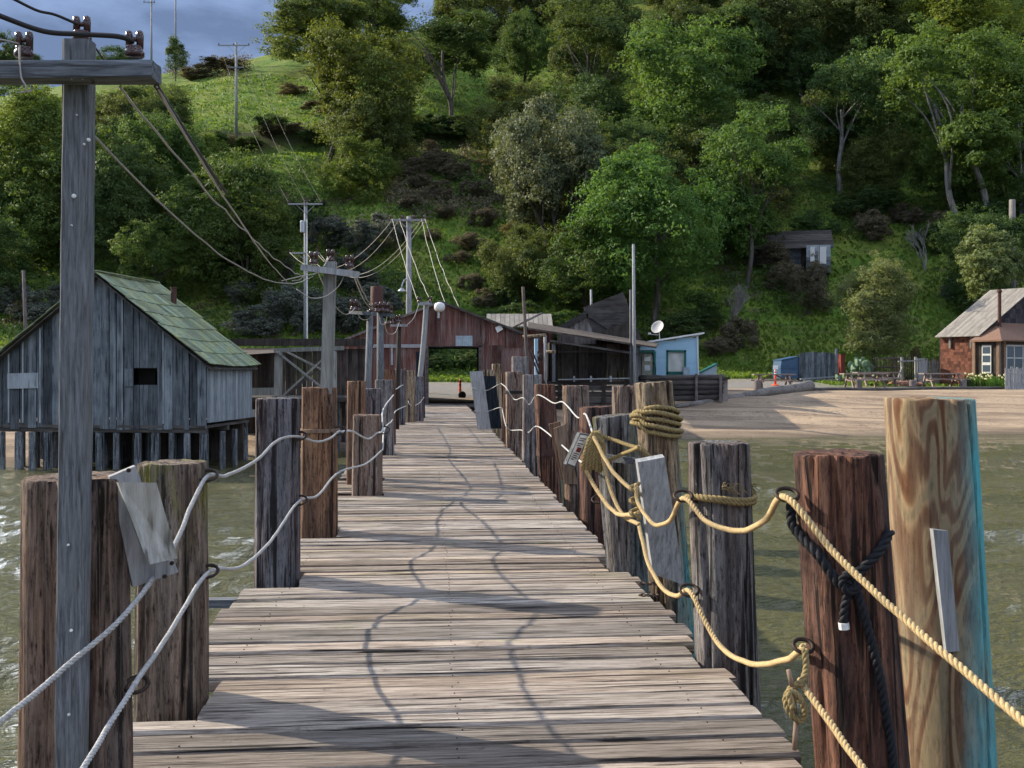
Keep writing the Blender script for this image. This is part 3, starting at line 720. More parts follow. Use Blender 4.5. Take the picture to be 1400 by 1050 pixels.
rope('rope', 'thin pale rope crossing the short lichen topped piling', [(466, 590, 10.05), (482, 590, 11.3), (503, 600, 12.8), (515, 592, 12.93), (523, 588, 13.0), (524, 560, 14.4), (538, 540, 18.5)], .011, 'white_rope')
rope('rope', 'thin pale rope dropping behind the short lichen topped piling', [(523, 615, 13.0), (526, 586, 14.5), (536, 575, 18.7), (541, 562, 21.6), (555, 555, 29)], .011, 'white_rope')
rope('rope', 'thin pale rope looped across the tan squared post', [(541, 532, 21.6), (553, 528, 30.6), (560, 553, 30.7), (572, 552, 31.4), (580, 543, 31.5)], .011, 'white_rope')
rope('rope', 'upper golden rope running through the iron rings of the right row', [(1480, 1052, 2.62), (1400, 987, 2.85), (1250, 858, 3.3), (1140, 755, 3.7), (1074, 680, 3.93), (1045, 712, 4.4), (1010, 726, 4.85), (965, 712, 5.35), (935, 681, 5.58), (915, 712, 6.05), (893, 716, 6.4), (873, 688, 6.78), (869, 662, 6.85)], .0135, 'gold_rope', 3, per=14)
rope('rope', 'lower golden rope running from the black roped piling to the grey board', [(1240, 1110, 3.2), (1180, 1050, 3.4), (1125, 975, 3.7), (1092, 930, 3.86)], .0135, 'gold_rope', 3, per=14)
rope('rope', 'golden rope hanging low between the charred piling and the reddish piling', [(1100, 884, 3.93), (1075, 902, 4.25), (1025, 907, 4.8), (980, 878, 5.3), (944, 810, 5.58), (925, 815, 5.85), (905, 803, 6.15), (885, 765, 6.5), (874, 720, 6.78)], .0135, 'gold_rope', 3, per=14)
rope('rope', 'golden rope strung from the bundle to the knot on the grey board', [(812, 598, 7.93), (835, 640, 7.5), (858, 664, 7.1), (872, 668, 6.86)], .015, 'gold_rope', 3)
rope('rope', 'golden rope slung in a low loop below the rope bundle', [(800, 640, 7.95), (815, 668, 7.85), (840, 700, 7.5), (862, 704, 7.05), (874, 700, 6.85)], .016, 'gold_rope', 3)
rope('rope', 'golden rope hanging in front of the blue-grey piling to the board foot', [(822, 618, 7.92), (832, 660, 7.8), (850, 702, 7.5), (874, 717, 6.85)], .015, 'gold_rope', 3)
mb_pts = []
rope('rope_knot', 'golden rope knot lashed round the grey board', [(868 + 6 * math.cos(a), 660 + a * 2.6, 6.87 + .02 * math.sin(a)) for a in [t * .7 for t in range(28)]], .014, 'coil_rope', 3, 'rope', per=5)
for j in range(7):
    x = 806 + j * 2.4; rope('rope', 'one hank of the tan rope bundle hung on the blue-grey piling', [(812 + j, 590, 7.98), (x - 2 + j, 605, 7.93), (x - 8 + j * 2.2, 630, 7.92), (x - 9 + j * 2.2, 642 + (j % 3) * 2, 7.94)], .016, 'coil_rope', 3, group='hanks of the rope bundle')
rope('rope', 'tan rope tied from the bundle across to the cream piling', [(813, 592, 7.96), (840, 602, 7.9), (868, 611, 7.6), (876, 612, 7.5), (892, 628, 7.5)], .016, 'coil_rope', 3)
rope('rope', 'tan rope crossing back from the cream piling to the bundle', [(874, 611, 7.5), (858, 618, 7.75), (835, 628, 7.95), (808, 640, 7.97)], .016, 'coil_rope', 3)
# coils round the cream piling
ox, d, r, zt, lean = P['R3'][1]
pts = []
for k in range(100):
    a = -2.2 + k * 2 * math.pi / 22; z = 1.28 - .024 * (k // 22) - .035 * math.sin(a + .5 * (k // 22)) - (k / 100) * .05 + .012 * noise.noise(Vector((k * .15, 0, 0)))
    rr_ = r * 1.10 + (.016 if (k // 22) % 2 else 0)
    pts.append(Vector((ox + lean * z + math.cos(a) * rr_, d + math.sin(a) * rr_, z)))
rope('rope_coil', 'several turns of tan rope wound round the cream topped piling', pts, .0175, 'coil_rope', 3, per=3)
ox, d, r, zt, lean = P['R2'][1]
pts = [Vector((ox + lean * .88 + math.cos(a) * r * 1.09, d + math.sin(a) * r * 1.09, .885 + .012 * math.sin(a * 2) + .010 * math.cos(a / 2))) for a in [2.9 + t * math.pi / 12 for t in range(46)]]
rope('rope_coil', 'frayed rope turned twice round the charred grey piling', pts, .016, 'coil_rope', 3, per=3)
mb = MB(); mb_f = MB()
for k in range(46):
    a = at(1022 + rnd.uniform(-4, 4), 666 + rnd.uniform(-5, 5), d - .05 * rnd.random())
    if k > 24: a = at(998 + rnd.uniform(-14, 14), 668 + rnd.uniform(-4, 4), d - r * 1.1)
    b = a + Vector((rnd.uniform(-.01, .06), rnd.uniform(-.03, .02), rnd.uniform(-.06, .03)))
    (mb_f if k > 24 else mb).tube([a, a.lerp(b, .5) + Vector((0, 0, .012)), b], .0022, 3, False)
o = mb.build('frayed_fibres', 'coil_rope'); tag(o, 'tuft of frayed rope fibres sticking out past the side of the charred grey piling', 'rope')
o = mb_f.build('frayed_fibres', 'coil_rope'); tag(o, 'frayed rope fibres fuzzing the turns on the charred grey piling face', 'rope')
# black rope round the reddish piling
ox, d, r, zt, lean = P['R1'][1]
def on_r1(px, z, grow=1.1):
    x = (px - 700) / F * (d - r * .6) - ox - lean * z
    x = clamp(x, -r * grow, r * grow); return Vector((ox + lean * z + x, d - math.sqrt(max(0, (r * grow) ** 2 - x * x)), z))
def zrow(py, dd): return CZ - (py - HY) / F * dd
rope('rope', 'thick black rope tied round the reddish piling', [on_r1(1212, zrow(722, 4.0)), on_r1(1190, zrow(752, 3.9)), on_r1(1160, zrow(785, 3.86)), on_r1(1140, zrow(800, 3.85), 1.13), on_r1(1115, zrow(760, 3.88)), on_r1(1095, zrow(725, 3.95)), on_r1(1084, zrow(690, 4.0))], .02, 'black_rope', 3, per=10)
rope('rope', 'black rope tail with a white taped end', [on_r1(1155, zrow(795, 3.85), 1.15), on_r1(1147, zrow(825, 3.85), 1.12), on_r1(1145, zrow(855, 3.85), 1.1)], .018, 'black_rope', 3, per=10)
o = MB().tube([on_r1(1145, zrow(853, 3.85), 1.1), on_r1(1146, zrow(862, 3.85), 1.1)], .02, 10).build('tape_end', 'white_paint'); tag(o, 'white tape wrapped on the black rope tail', 'tape')
rope('rope', 'long black rope hanging down the reddish piling', [on_r1(1158, zrow(800, 3.85), 1.15), on_r1(1172, zrow(850, 3.85)), on_r1(1190, zrow(920, 3.85)), on_r1(1205, zrow(1000, 3.88)), on_r1(1215, zrow(1080, 3.9))], .018, 'black_rope', 3, per=10)
rope('rope_knot', 'knot tying the black rope on the reddish piling', [on_r1(1150 + 9 * math.cos(a), zrow(796 + 12 * math.sin(a), 3.85), 1.2) for a in [t * .6 for t in range(14)]], .016, 'black_rope', 3, per=6)
# tied-off golden end with a wooden toggle
rope('rope_knot', 'golden rope end knotted below the lower ring of the reddish piling', [(1101, 888, 3.86), (1103, 915, 3.84), (1096, 932, 3.82), (1082, 940, 3.84), (1074, 955, 3.84), (1080, 975, 3.82), (1094, 985, 3.82), (1100, 970, 3.8), (1090, 950, 3.8), (1078, 946, 3.8), (1084, 968, 3.78)], .013, 'coil_rope', 3, per=8)
o = MB().tube([at(1078, 916, 3.83), at(1083, 938, 3.83)], .009, 8).tube([at(1089, 985, 3.83), at(1086, 1025, 3.83)], .010, 8).tube([at(1083, 938, 3.83), at(1089, 985, 3.83)], .008, 8).build('wooden_toggle', 'brown_board', smooth=True); tag(o, 'weathered wooden toggle pushed through the golden knot', 'toggle')
# thin pale lines along the far right row
rope('rope', 'upper thin pale line through the far right pilings', [(812, 596, 8.0), (800, 566, 10.9), (790, 571, 12.5), (770, 550, 13.9), (757, 551, 15.4), (735, 540, 16.5), (724, 553, 18.6), (715, 544, 18.7), (703, 546, 20.85), (692, 530, 21.05), (687, 526, 25), (683, 525, 26.2), (664, 534, 27.0), (645, 530, 26.9)], .010, 'white_rope', per=6)
rope('rope', 'lower thin pale line through the far right pilings', [(805, 640, 8.05), (783, 622, 11.8), (765, 606, 14.3), (735, 583, 16.4), (723, 591, 18.6), (712, 588, 19.5), (697, 588, 21.0), (691, 580, 21.05), (687, 562, 25.8), (684, 557, 26.4), (664, 563, 27), (648, 562, 26.9)], .010, 'white_rope', per=6)
# ---------------------------------------------------------------- utility poles on the pier
def insulator(parent, p, s=1., world=True):
    """dark glazed forked insulator standing at p (world)"""
    mb = MB(); p = Vector(p)
    mb.lathe([(.028*s, 0), (.032*s, .004*s), (.032*s, .018*s), (.026*s, .024*s), (.028*s, .03*s), (.028*s, .034*s)], 12, p)
    for sx in (-1, 1):
        mb.lathe([(.012*s, 0), (.013*s, .04*s), (.012*s, .052*s), (.006*s, .058*s)], 8, p + Vector((sx * .018*s, 0, .03*s)))
    mb.tube([p + Vector((-.012*s, 0, .06*s)), p + Vector((.012*s, 0, .06*s))], .009*s, 8)
    return mb.build('insulator', 'glaze', parent, world=world, smooth=True)
def rootpole(label, base, group='poles carrying wires along the pier', name='utility_pole'):
    return empty(name, base, label, 'utility pole', group)
# foreground square timber pole
pt, pb = at(109, 57, 3.52), at(98, 1050, 3.52)
dirv = (pt - pb).normalized(); base = pb - dirv * .75
r = rootpole('square grey timber pole with one heavy crossarm fixed to the ragged piling', base)
MB().timber(base, pt, .092, .07, 3).build('post', 'grey_timber', r, world=True)
xarm = MB().timber(at(-150, 100, 3.43), at(214, 99, 3.43), .095, .06, 8).build('crossarm', 'grey_timber_x', r, world=True)
for x, y in ((33, 78), (184, 77)): reparent(insulator(r, at(x, y + 1, 3.43)), xarm)
insulator(r, at(112, 57, 3.52), 1.0)
for x, y, m, rad in ((107, 90, 'iron', .011), (114, 91, 'galv', .006), (98, 107, 'galv', .004), (113, 107, 'galv', .004), (7, 98, 'iron', .006), (126, 112, 'iron', .006)):
    MB().lathe([(rad, -.006), (rad, .004), (rad * .6, .008)], 10, at(x, y, 3.40), Matrix.Rotation(math.radians(90), 3, 'X')).build('bolt', m, r, world=True)
    reparent([q_ for q_ in r.children if q_.name.startswith('bolt')][-1], xarm)
for x, y, rad in ((101, 268, .0075), (121, 191, .006), (115, 197, .004), (105, 157, .003), (93, 745, .004), (97, 862, .005), (94, 977, .005), (98, 308, .003)):
    MB().lathe([(rad, -.004), (rad, .002), (rad * .6, .004)], 8, at(x, y, 3.474), Matrix.Rotation(math.radians(90), 3, 'X')).build('nail', 'white_paint', r, world=True)
mb = MB(); mb.tube(spline([at(27, 62, 3.38), at(27, 80, 3.375), at(29, 105, 3.375), at(35, 117, 3.375), at(35, 125, 3.38), at(43, 124, 3.4), at(43, 118, 3.42)]), .0035, 6)
mb.tube([at(25, 127, 3.38), at(35, 125, 3.38)], .003, 6); mb.build('tie_wire', 'wire', r, world=True, smooth=True)

def wire(pts, label, r=.006, mat='wire', group='wires strung between the pier poles', per=8):
    mb = MB(); mb.tube(spline([p if isinstance(p, Vector) else at(*p) for p in pts], per), r, 5)
    return tag(mb.build('wire', mat, smooth=True), label, 'wire', group)
def wiggle(a, b, drop, amp, n=22, seed=1):
    rr = random.Random(seed); pts = sag(a, b, drop, n)
    return [p + Vector((0, 0, rr.uniform(-amp, amp))) if 0 < k < n else p for k, p in enumerate(pts)]
wire([(-80, -10, 3.2), (0, 22, 3.3), (60, 43, 3.38), (110, 47, 3.40), (160, 50, 3.40), (184, 57, 3.42)], 'thick black cable ending at the crossarm tip insulator', .009, 'dark_wire', None)
wire([(-20, -18, 3.2), (15, -3, 3.3), (50, 14, 3.4), (75, 20, 3.45), (106, 33, 3.5)], 'thin black cable ending at the pole top insulator', .005, 'dark_wire', None)
wire([(123, 55, 3.55), (130, 65, 3.6), (142, 82, 3.7)], 'short black cable tail behind the crossarm', .004, 'dark_wire', None)
wire([(-40, 50, 3.3), (0, 54, 3.35), (26, 60, 3.41)], 'thin pale wire reaching the far crossarm insulator', .003, 'wire', None)
p2 = 10.25
A = [at(184, 76, 3.46), at(112, 55, 3.55), at(33, 76, 3.46)]
wire(wiggle(at(164, 119, 3.46), at(418, 380, p2 - .1), .10, .010, 26, 3), 'pale kinked wire running from the heavy crossarm to the next pole', .0043)
wire(wiggle(at(214, 118, 3.46), at(392, 385, p2 - .1), .06, .005, 20, 4), 'pale kinked wire running from the heavy crossarm to the next pole', .0043)
wire(wiggle(at(214, 118, 3.47), at(310, 265, 6.0), .01, .002, 8, 8), 'black sleeve along the wire under the crossarm tip', .010, 'dark_wire', None)
wire(wiggle(at(127, 184, 3.55), at(428, 378, p2 - .1), .24, .004, 22, 5), 'pale kinked wire running from the heavy crossarm to the next pole', .0043)
def pier_pole(label, xt, yt, xb, yb, d, w_, arm, ins, round_=False, mat='grey_timber', amat='grey_timber', z0=None):
    t, b = at(xt, yt, d), at(xb, yb, d)
    if z0 is not None: b = b + (b - t).normalized() * ((b.z - z0) / abs((b - t).normalized().z))
    r = rootpole(label, b); mb = MB()
    if round_: mb.tube([b, b.lerp(t, .5), t], [w_ / 2, w_ / 2 * .95, w_ / 2 * .88], 12); mb.build('post', mat, r, world=True, smooth=True)
    else: mb.beam(b, t, w_, w_); mb.build('post', mat, r, world=True)
    for (x0, y0, x1, y1, hgt, e0, e1) in arm:
        xa_ = MB().beam(at(x0, y0, d - w_ / 2 - .03 + e0), at(x1, y1, d - w_ / 2 - .03 + e1), hgt, .06).build('crossarm', amat, r, world=True)
    for x, y, s_ in ins: reparent(insulator(r, at(x, y, d - w_ / 2 - .03 if arm else d), s_), xa_)
    return r
pier_pole('square grey pole with a short tilted crossarm on the orange-brown piling', 452, 358, 446, 560, 10.05, .108, [(417, 366, 486, 375, .15, .12, -.1)], [(429, 361, 1.4), (478, 366, 1.4)], mat='pale_beam', amat='grey_plank', z0=1.36)
insulator([o for o in bpy.data.objects if o.name.startswith('utility_pole')][-1], at(452, 358, 10.05), 1.4)
pier_pole('slim round grey pole of the twin pair with bunched insulators', 506, 424, 503, 530, 18.6, .13, [(480, 427, 512, 429, .10, .4, -.2)], [(484, 425, 2.4), (490, 425, 1.6), (508, 426, 1.6)], True, 'grey_timber', 'grey_timber_x', z0=.2)
pier_pole('thicker grey pole of the twin pair with a crossarm of insulators', 520, 424, 520, 520, 19.8, .15, [(508, 429, 537, 431, .10, .2, 0)], [(517, 427, 2.2), (523, 426, 2.2), (529, 427, 2.2), (534, 428, 1.6)], True, 'grey_timber', 'grey_timber_x', z0=.2)
pier_pole('thin dark pole with a small pale crossarm before the barn', 546, 440, 544, 520, 27.5, .14, [(534, 445, 557, 445, .12, 0, 0)], [(537, 443, 2.4), (545, 441, 2.4)], True, 'dark_board', 'grey_plank', z0=-.2)
rr_ = empty('utility_pole', at(573, 520, 33), 'bent silvery pole with a tiny crossarm by the barn door', 'utility pole', 'poles carrying wires along the pier')
MB().tube(spline([at(574, 520, 33), at(578, 480, 33), at(581, 445, 33), at(583, 415, 33)]), .085, 10).build('post', 'grey_plank', rr_, world=True, smooth=True)
MB().beam(at(571, 416, 32.85), at(590, 414, 32.85), .12, .1).build('crossarm', 'grey_plank', rr_, world=True)
for x in (573, 588): insulator(rr_, at(x, 414, 32.85), 2.2)
lp = empty('yard_lamp', at(601, 437, 46.0 - .25), 'round white reflector lamp on the barn gable', 'lamp')
MB().lathe([(.10, -.04), (.20, .02), (.24, .10), (.24, .24), (.19, .33), (.08, .38)], 20, at(601, 425, 45.6)).build('reflector', 'white_paint', lp, world=True, smooth=True)
MB().tube([at(600, 425, 45.6), at(600, 435, 45.6)], .05, 8).tube([at(600, 433, 45.6), at(600, 436, 46.0)], .04, 8).build('bracket', 'galv', lp, world=True)
# wires from pole two onward
E2 = [at(429, 357, 10.0), at(452, 350, 10.05), at(478, 360, 10.0)]
wire(sag(E2[0], at(485, 421, 18.4), .28, 14), 'pale wire drooping between the tilted crossarm and the twin poles')
wire(sag(E2[2], at(510, 422, 18.4), .12, 14), 'pale wire drooping between the tilted crossarm and the twin poles')
wire(wiggle(at(487, 378, 10.0), at(512, 422, 19.5), .05, .01, 12, 9), 'pale wire drooping between the tilted crossarm and the twin poles')
for k, (x0, y0, x1, y1) in enumerate(((400, 384, 429, 357), (385, 385, 452, 350), (418, 380, 440, 400))):
    pass
wire([(400, 384, 9.9), (410, 382, 9.95), (420, 372, 10), (429, 358, 10)], 'curling slack wire end tied at the tilted crossarm', .005, 'wire', 'slack wire ends at the tilted crossarm')
wire([(385, 384, 9.8), (410, 378, 9.9), (435, 372, 9.95), (452, 350, 10)], 'curling slack wire end tied at the tilted crossarm', .005, 'wire', 'slack wire ends at the tilted crossarm')
wire([(405, 395, 9.85), (425, 407, 9.85), (445, 405, 9.85), (462, 392, 9.9), (470, 378, 9.95), (478, 362, 10)], 'curling slack wire end tied at the tilted crossarm', .005, 'wire', 'slack wire ends at the tilted crossarm')
wire([(489, 429, 18.5), (494, 436, 18.5), (502, 437, 18.5), (510, 430, 18.5)], 'looped wire below the twin pole crossarms', .008, 'wire', 'looped wires at the twin poles')
wire([(519, 434, 19.6), (521, 443, 19.6), (527, 442, 19.6), (529, 433, 19.6)], 'looped wire below the twin pole crossarms', .008, 'wire', 'looped wires at the twin poles')
wire([(525, 436, 19.6), (530, 455, 23), (540, 455, 26), (546, 441, 27.3)], 'slack wire looping to the thin dark pole', .009, 'wire', None)
wire([(546, 443, 27.3), (556, 444, 29), (566, 434, 31), (573, 415, 32.8)], 'slack wire looping to the bent silvery pole', .009, 'wire', None)

# ---------------------------------------------------------------- shack on piles
SZ = -7.0
shack = empty('shack', (-8.94, 30.0, 0.0), 'grey vertical board shack on piles with a mossy shake roof', 'shack', rz=math.radians(-6.5))
W2 = 3.30; RID = 4.42; EAV = 1.86; DEP = 3.5   # local: x from -2*W2 to 0 along the front, y back
def roofz(x): return RID - (RID - EAV) * abs(x + W2) / W2
x = 0.
win = (-2.24, -1.74, 1.14, 1.64)
while x > -2 * W2 + .02:
    bw = rnd.choice((.2, .24, .28, .3)) * rnd.uniform(.9, 1.1); x0 = max(x - bw, -2 * W2); x1 = x - rnd.choice((.012, .012, .03))
    yy = rnd.uniform(-.016, .016); zb = rnd.uniform(-.2, -.12)
    def brd(a, b, za, zt0, zt1):
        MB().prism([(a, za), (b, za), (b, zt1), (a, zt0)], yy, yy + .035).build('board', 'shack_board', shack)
    cuts = [x0, x1]
    if x0 < -W2 < x1: cuts = [x0, -W2, x1]
    for a, b in zip(cuts, cuts[1:]):
        if a < win[1] and b > win[0]:
            brd(a, b, zb, win[2], win[2]); brd(a, b, win[3], roofz(a) - .03, roofz(b) - .03)
        else: brd(a, b, zb, roofz(a) - .03, roofz(b) - .03)
    x -= bw
# pale battens between some boards
for xb in (-1.35, -2.62, -3.9, -4.35, -5.2, -5.75, -6.2):
    MB().prism([(xb, .0), (xb + .045, .0), (xb + .045, roofz(xb) - .1), (xb, roofz(xb) - .1)], -.03, -.013).build('batten', 'shack_side_board', shack)
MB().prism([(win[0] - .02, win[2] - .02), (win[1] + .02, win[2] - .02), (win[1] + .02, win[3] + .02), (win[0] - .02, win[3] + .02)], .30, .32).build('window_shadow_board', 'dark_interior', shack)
MB().prism([(-2.52, 1.1), (-2.25, 1.1), (-2.25, 1.62), (-2.52, 1.62)], -.034, -.014).build('shutter', 'shack_board', shack)
MB().prism([(-6.2, 1.02), (-5.22, 1.04), (-5.22, 1.5), (-6.2, 1.48)], -.05, -.016).build('patch_panel', 'shack_side_board', shack)
y = .04
while y < DEP - .05:
    bw = rnd.uniform(.13, .18)
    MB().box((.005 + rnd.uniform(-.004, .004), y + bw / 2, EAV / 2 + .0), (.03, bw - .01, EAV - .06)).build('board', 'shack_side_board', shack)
    y += bw
MB().prism([(-2 * W2 + .05, .0), (-.05, .0), (-.05, EAV - .1), (-W2, RID - .15), (-2 * W2 + .05, EAV - .1)], DEP - .06, DEP).build('rear_wall', 'dark_board', shack)
MB().box((-2 * W2 + .02, DEP / 2, EAV / 2), (.04, DEP - .2, EAV - .1)).build('far_side_wall', 'dark_board', shack)
MB().box((-W2, DEP / 2, -.09), (2 * W2 - .1, DEP, .08)).build('floor', 'dark_beam', shack)
MB().box((-3.15, DEP - .35, -1.0), (6.1, .05, 1.7)).build('underfloor_shade_panel', 'dark_board', shack)  # added dark panel standing in for the shade under the shack floor
for yy in (.14, DEP / 2, DEP - .2): MB().box((-W2, yy, -.20), (2 * W2 - .1, .16, .14)).build('floor_joist', 'dark_beam', shack)
# shake courses (right slope) and left slope
sl_ = math.hypot(W2, RID - EAV); ang = math.atan2(RID - EAV, W2); NC = 7
shm = []
for k in range(6):
    mb = MB(); wd = .20 + .04 * k; ln = (sl_ + .45) / NC * 1.12
    mb.box((0, 0, 0), (ln, wd - .008, .022)); me = bpy.data.meshes.new('shake'); me.from_pydata([tuple(v) for v in mb.v], [], mb.f); me.materials.append(M['lichen_shake']); shm.append((me, wd, ln))
for side in (1, -1):
    for c in range(NC):
        t = (c + .5) / NC * (sl_ + .22); y = -.25 + rnd.uniform(-.05, 0)
        yend = DEP + .15
        while y < yend:
            me, wd, ln = rnd.choice(shm)
            o = bpy.data.objects.new('shake', me); COL.objects.link(o); o.parent = shack
            sagz = -.06 * math.sin(math.pi * clamp((y + .2) / (DEP + .3)))
            xx = -W2 + side * t * math.cos(ang); zz = RID - t * math.sin(ang) + .06 + sagz + rnd.uniform(-.004, .006)
            o.location = (xx, y + wd / 2, zz); o.rotation_euler = (rnd.uniform(-.01, .01), side * (ang - .035) + rnd.uniform(-.008, .008), 0)
            y += wd
        if side == -1 and c > NC: break
MB().prism([(-W2, RID - .05), (.2, EAV - .24), (.2, EAV - .27), (-W2, RID - .09), (-2*W2 - .2, EAV - .27), (-2*W2 - .2, EAV - .24)], -.26, DEP + .12).build('roof_deck', 'dark_beam', shack)
rdk = [q_ for q_ in shack.children if q_.name.startswith('roof_deck')][0]
for q_ in [q_ for q_ in shack.children if q_.name.startswith('shake')]: reparent(q_, rdk)
MB().box((-W2, DEP / 2 - .05, RID + .085), (.16, DEP + .5, .03)).build('ridge_cap', 'lichen_shake', shack)
MB().lathe([(.09, 0), (.09, .55), (.1, .56), (.1, .6)], 12, (-W2 + .9, 3.0, RID - .75)).build('chimney_pipe', 'rust_pipe', shack)
# piles under the shack: things of their own do not move apart, they are legs of the shack
pm = [make_pile_mesh(.12, -3.2, 0, (0, 0), seed=k, seg=14, rings=8) for k in range(4)]
for row, yy in enumerate((.1, 1.2, 2.3, 3.3)):
    n = 13 if row < 2 else 8
    for k in range(n):
        xx = -.12 - k * (2 * W2 - .25) / (n - 1) + rnd.uniform(-.1, .1)
        o = link('pile', pm[k % 4], 'pile_wet', shack, (xx, yy + rnd.uniform(-.05, .05), -.29)); s_ = rnd.uniform(.75, 1.15); o.scale = (s_, s_, 1)

# ---------------------------------------------------------------- open boat shed between shack and barn
bs = empty('boat_shed', (-8.0, 35.2, .5), 'dark open timber shed with a crossed brace frame', 'shed')
def B(name, mat, *a, **k): MB().beam(*a, **k).build(name, mat, bs, world=True)
d0 = 35.2
fl = zrow(543, d0); rz_ = zrow(476, d0)
MB().box((-7.75, d0 + 1.8, fl - .08), (4.2, 3.6, .14)).build('floor', 'dark_beam', bs, world=True)
x = -9.85
while x < -5.5:
    bw = rnd.uniform(.16, .26); MB().box((x + bw / 2, d0 + 3.6 + rnd.uniform(-.02, .02), (fl + rz_) / 2), (bw - rnd.choice((.004, .004, .02)), .03, rz_ - fl + .1)).build('board', 'dark_board', bs, world=True); x += bw
B('beam', 'pale_beam', at(375, 479, d0), at(470, 476, d0), .17, .14)
B('post', 'pale_beam', at(381, 480, d0), at(380, 542, d0), .24, .2)
B('post', 'pale_beam', at(456, 480, d0), at(456, 543, d0), .2, .2)
B('brace', 'pale_beam', at(380, 482, d0 - .12), at(440, 530, d0 - .12), .12, .06); B('brace', 'pale_beam', at(388, 540, d0 - .05), at(445, 488, d0 - .05), .12, .06)
B('brace', 'pale_beam', at(392, 481, d0 + .6), at(445, 508, d0 + .6), .11, .06); B('brace', 'dark_beam', at(390, 542, d0 + .7), at(440, 500, d0 + .7), .1, .06)
B('sill', 'pale_beam', at(372, 543, d0 - .15), at(460, 544, d0 - .15), .06, .1)
B('shelf', 'pale_beam', at(318, 536, d0 - 1.2), at(374, 535, d0 - .2), .03, .25)
B('shelf', 'pale_beam', at(318, 566, d0 - 1.2), at(374, 564, d0 - .2), .03, .25)
mb = MB(); mb.quad(at(322, 486, d0 - .8), at(378, 482, d0 - .3), at(378, 476, d0 + 3.8), at(300, 476, d0 + 3.8)); mb.quad(*[p - Vector((0, 0, .05)) for p in (at(300, 476, d0 + 3.8), at(378, 476, d0 + 3.8), at(378, 482, d0 - .3), at(322, 486, d0 - .8))])
mb.build('lean_to_roof', 'dark_board', bs, world=True)
for k_ in range(16):
    xx = -10.6 + k_ * .36; MB().box((xx, d0 + 3.5, fl - .95), (.35, .04, 1.9)).build('shade_board', 'dark_board', bs, world=True)  # dark boards added below the floor to imitate deep shade, hiding the bright beach
MB().box((-8.05, d0 + 3.4, zrow(468, d0 + 3.4)), (5.6, .5, .26)).build('upper_roof', 'dark_board', bs, world=True)
for k in range(7):
    xx = -9.7 + k * .68; link('pile', pm[k % 4], 'pile_wet', bs, Vector((xx, d0 + .1 + (k % 2) * 1.6, fl - .15)) - Vector(bs.location))
bk = empty('bucket', at(335, 566, 34.2), 'blue plastic bucket with a round white label on the shed shelf', 'bucket')
MB().lathe([(.17, 0), (.2, .02), (.225, .62), (.24, .63), (.24, .68), (.2, .69)], 18, at(335, 564, 34.2)).build('body', 'barrel_blue', bk, world=True, smooth=True)
MB().lathe([(.11, 0), (.11, .01), (.10, .012)], 14, at(336, 549, 34.2) - Vector((0, .215, 0)), Matrix.Rotation(math.radians(90), 3, 'X')).build('label', 'white_paint', bk, world=True)

# ---------------------------------------------------------------- rusty barn
BD = 46.4; BX0, BX1, BPK = -7.8, 1.0, -3.22
barn = empty('barn', (BPK, BD, 0), 'rusty red corrugated iron barn with an open drive-through doorway', 'barn')
def bz(x): return lerp(4.62, 2.85, (BPK - x) / (BPK - BX0)) if x < BPK else lerp(4.62, 3.05, (x - BPK) / (BX1 - BPK))
DX0, DX1, DZ = -3.82, -1.48, 2.66
def corr(name, mat, x0, x1, zb, zt, y, parent, pitch=.09, amp=.014, axis='y'):
    n = max(4, int((x1 - x0) / pitch * 4)); V = []; Fs = []
    for k in range(n + 1):
        xx = lerp(x0, x1, k / n); yy = y + math.cos(xx / pitch * 2 * math.pi) * amp
        V += [(xx, yy, zb(xx) if callable(zb) else zb), (xx, yy, zt(xx) if callable(zt) else zt)]
    for k in range(n): Fs.append((2*k, 2*k+2, 2*k+3, 2*k+1))
    mb = MB(); mb.v = [Vector(v) for v in V]; mb.f = Fs
    return mb.build(name, mat, parent, world=True)
xs = [BX0]
while xs[-1] < BX1 - .01: xs.append(min(BX1, xs[-1] + rnd.uniform(.62, .85)))
for a, b in zip(xs, xs[1:]):
    segs = [(a, b)]
    for e in (DX0, DX1):
        segs = [s2 for s1 in segs for s2 in ([(s1[0], e), (e, s1[1])] if s1[0] < e < s1[1] else [s1])]
    for a2, b2 in segs:
        jo = rnd.uniform(-.01, .01); mid = (a2 + b2) / 2
        lo = DZ if DX0 <= mid <= DX1 else -.3
        j = rnd.uniform(2.55, 2.8)
        if lo < j - .3: corr('sheet', 'rust_sheet', a2 - .02, b2 + .02, lo, j + .06, BD + jo, barn); lo = j
        corr('sheet', 'rust_sheet', a2 - .02, b2 + .02, lo, lambda x_: bz(x_) - .03, BD + jo - .03, barn)
corr('pale_patch_sheet', 'galv_sheet', at(623, 0, BD).x, at(646, 0, BD).x, zrow(473, BD), zrow(459, BD), BD - .06, barn)
DPT = 9.5
for sx, x in ((0, BX0), (1, BX1)):
    MB().box((x, BD + DPT / 2, bz(x) / 2 - .1), (.05, DPT - .1, bz(x))).build('side_wall', 'rust_sheet', barn, world=True)
R0_, R1_ = -4.55, -1.9
for a, b in ((BX0, R0_), (R1_, BX1)): MB().box(((a + b) / 2, BD + DPT, 1.4), (b - a, .05, 3.1)).build('rear_wall', 'dark_board', barn, world=True)
MB().prism([(BX0, 2.9), (BX1, 2.9), (BX1, 3.0), (BPK, 4.55), (BX0, 2.92)], BD + DPT - .03, BD + DPT + .03).build('rear_gable', 'dark_board', barn, world=True)
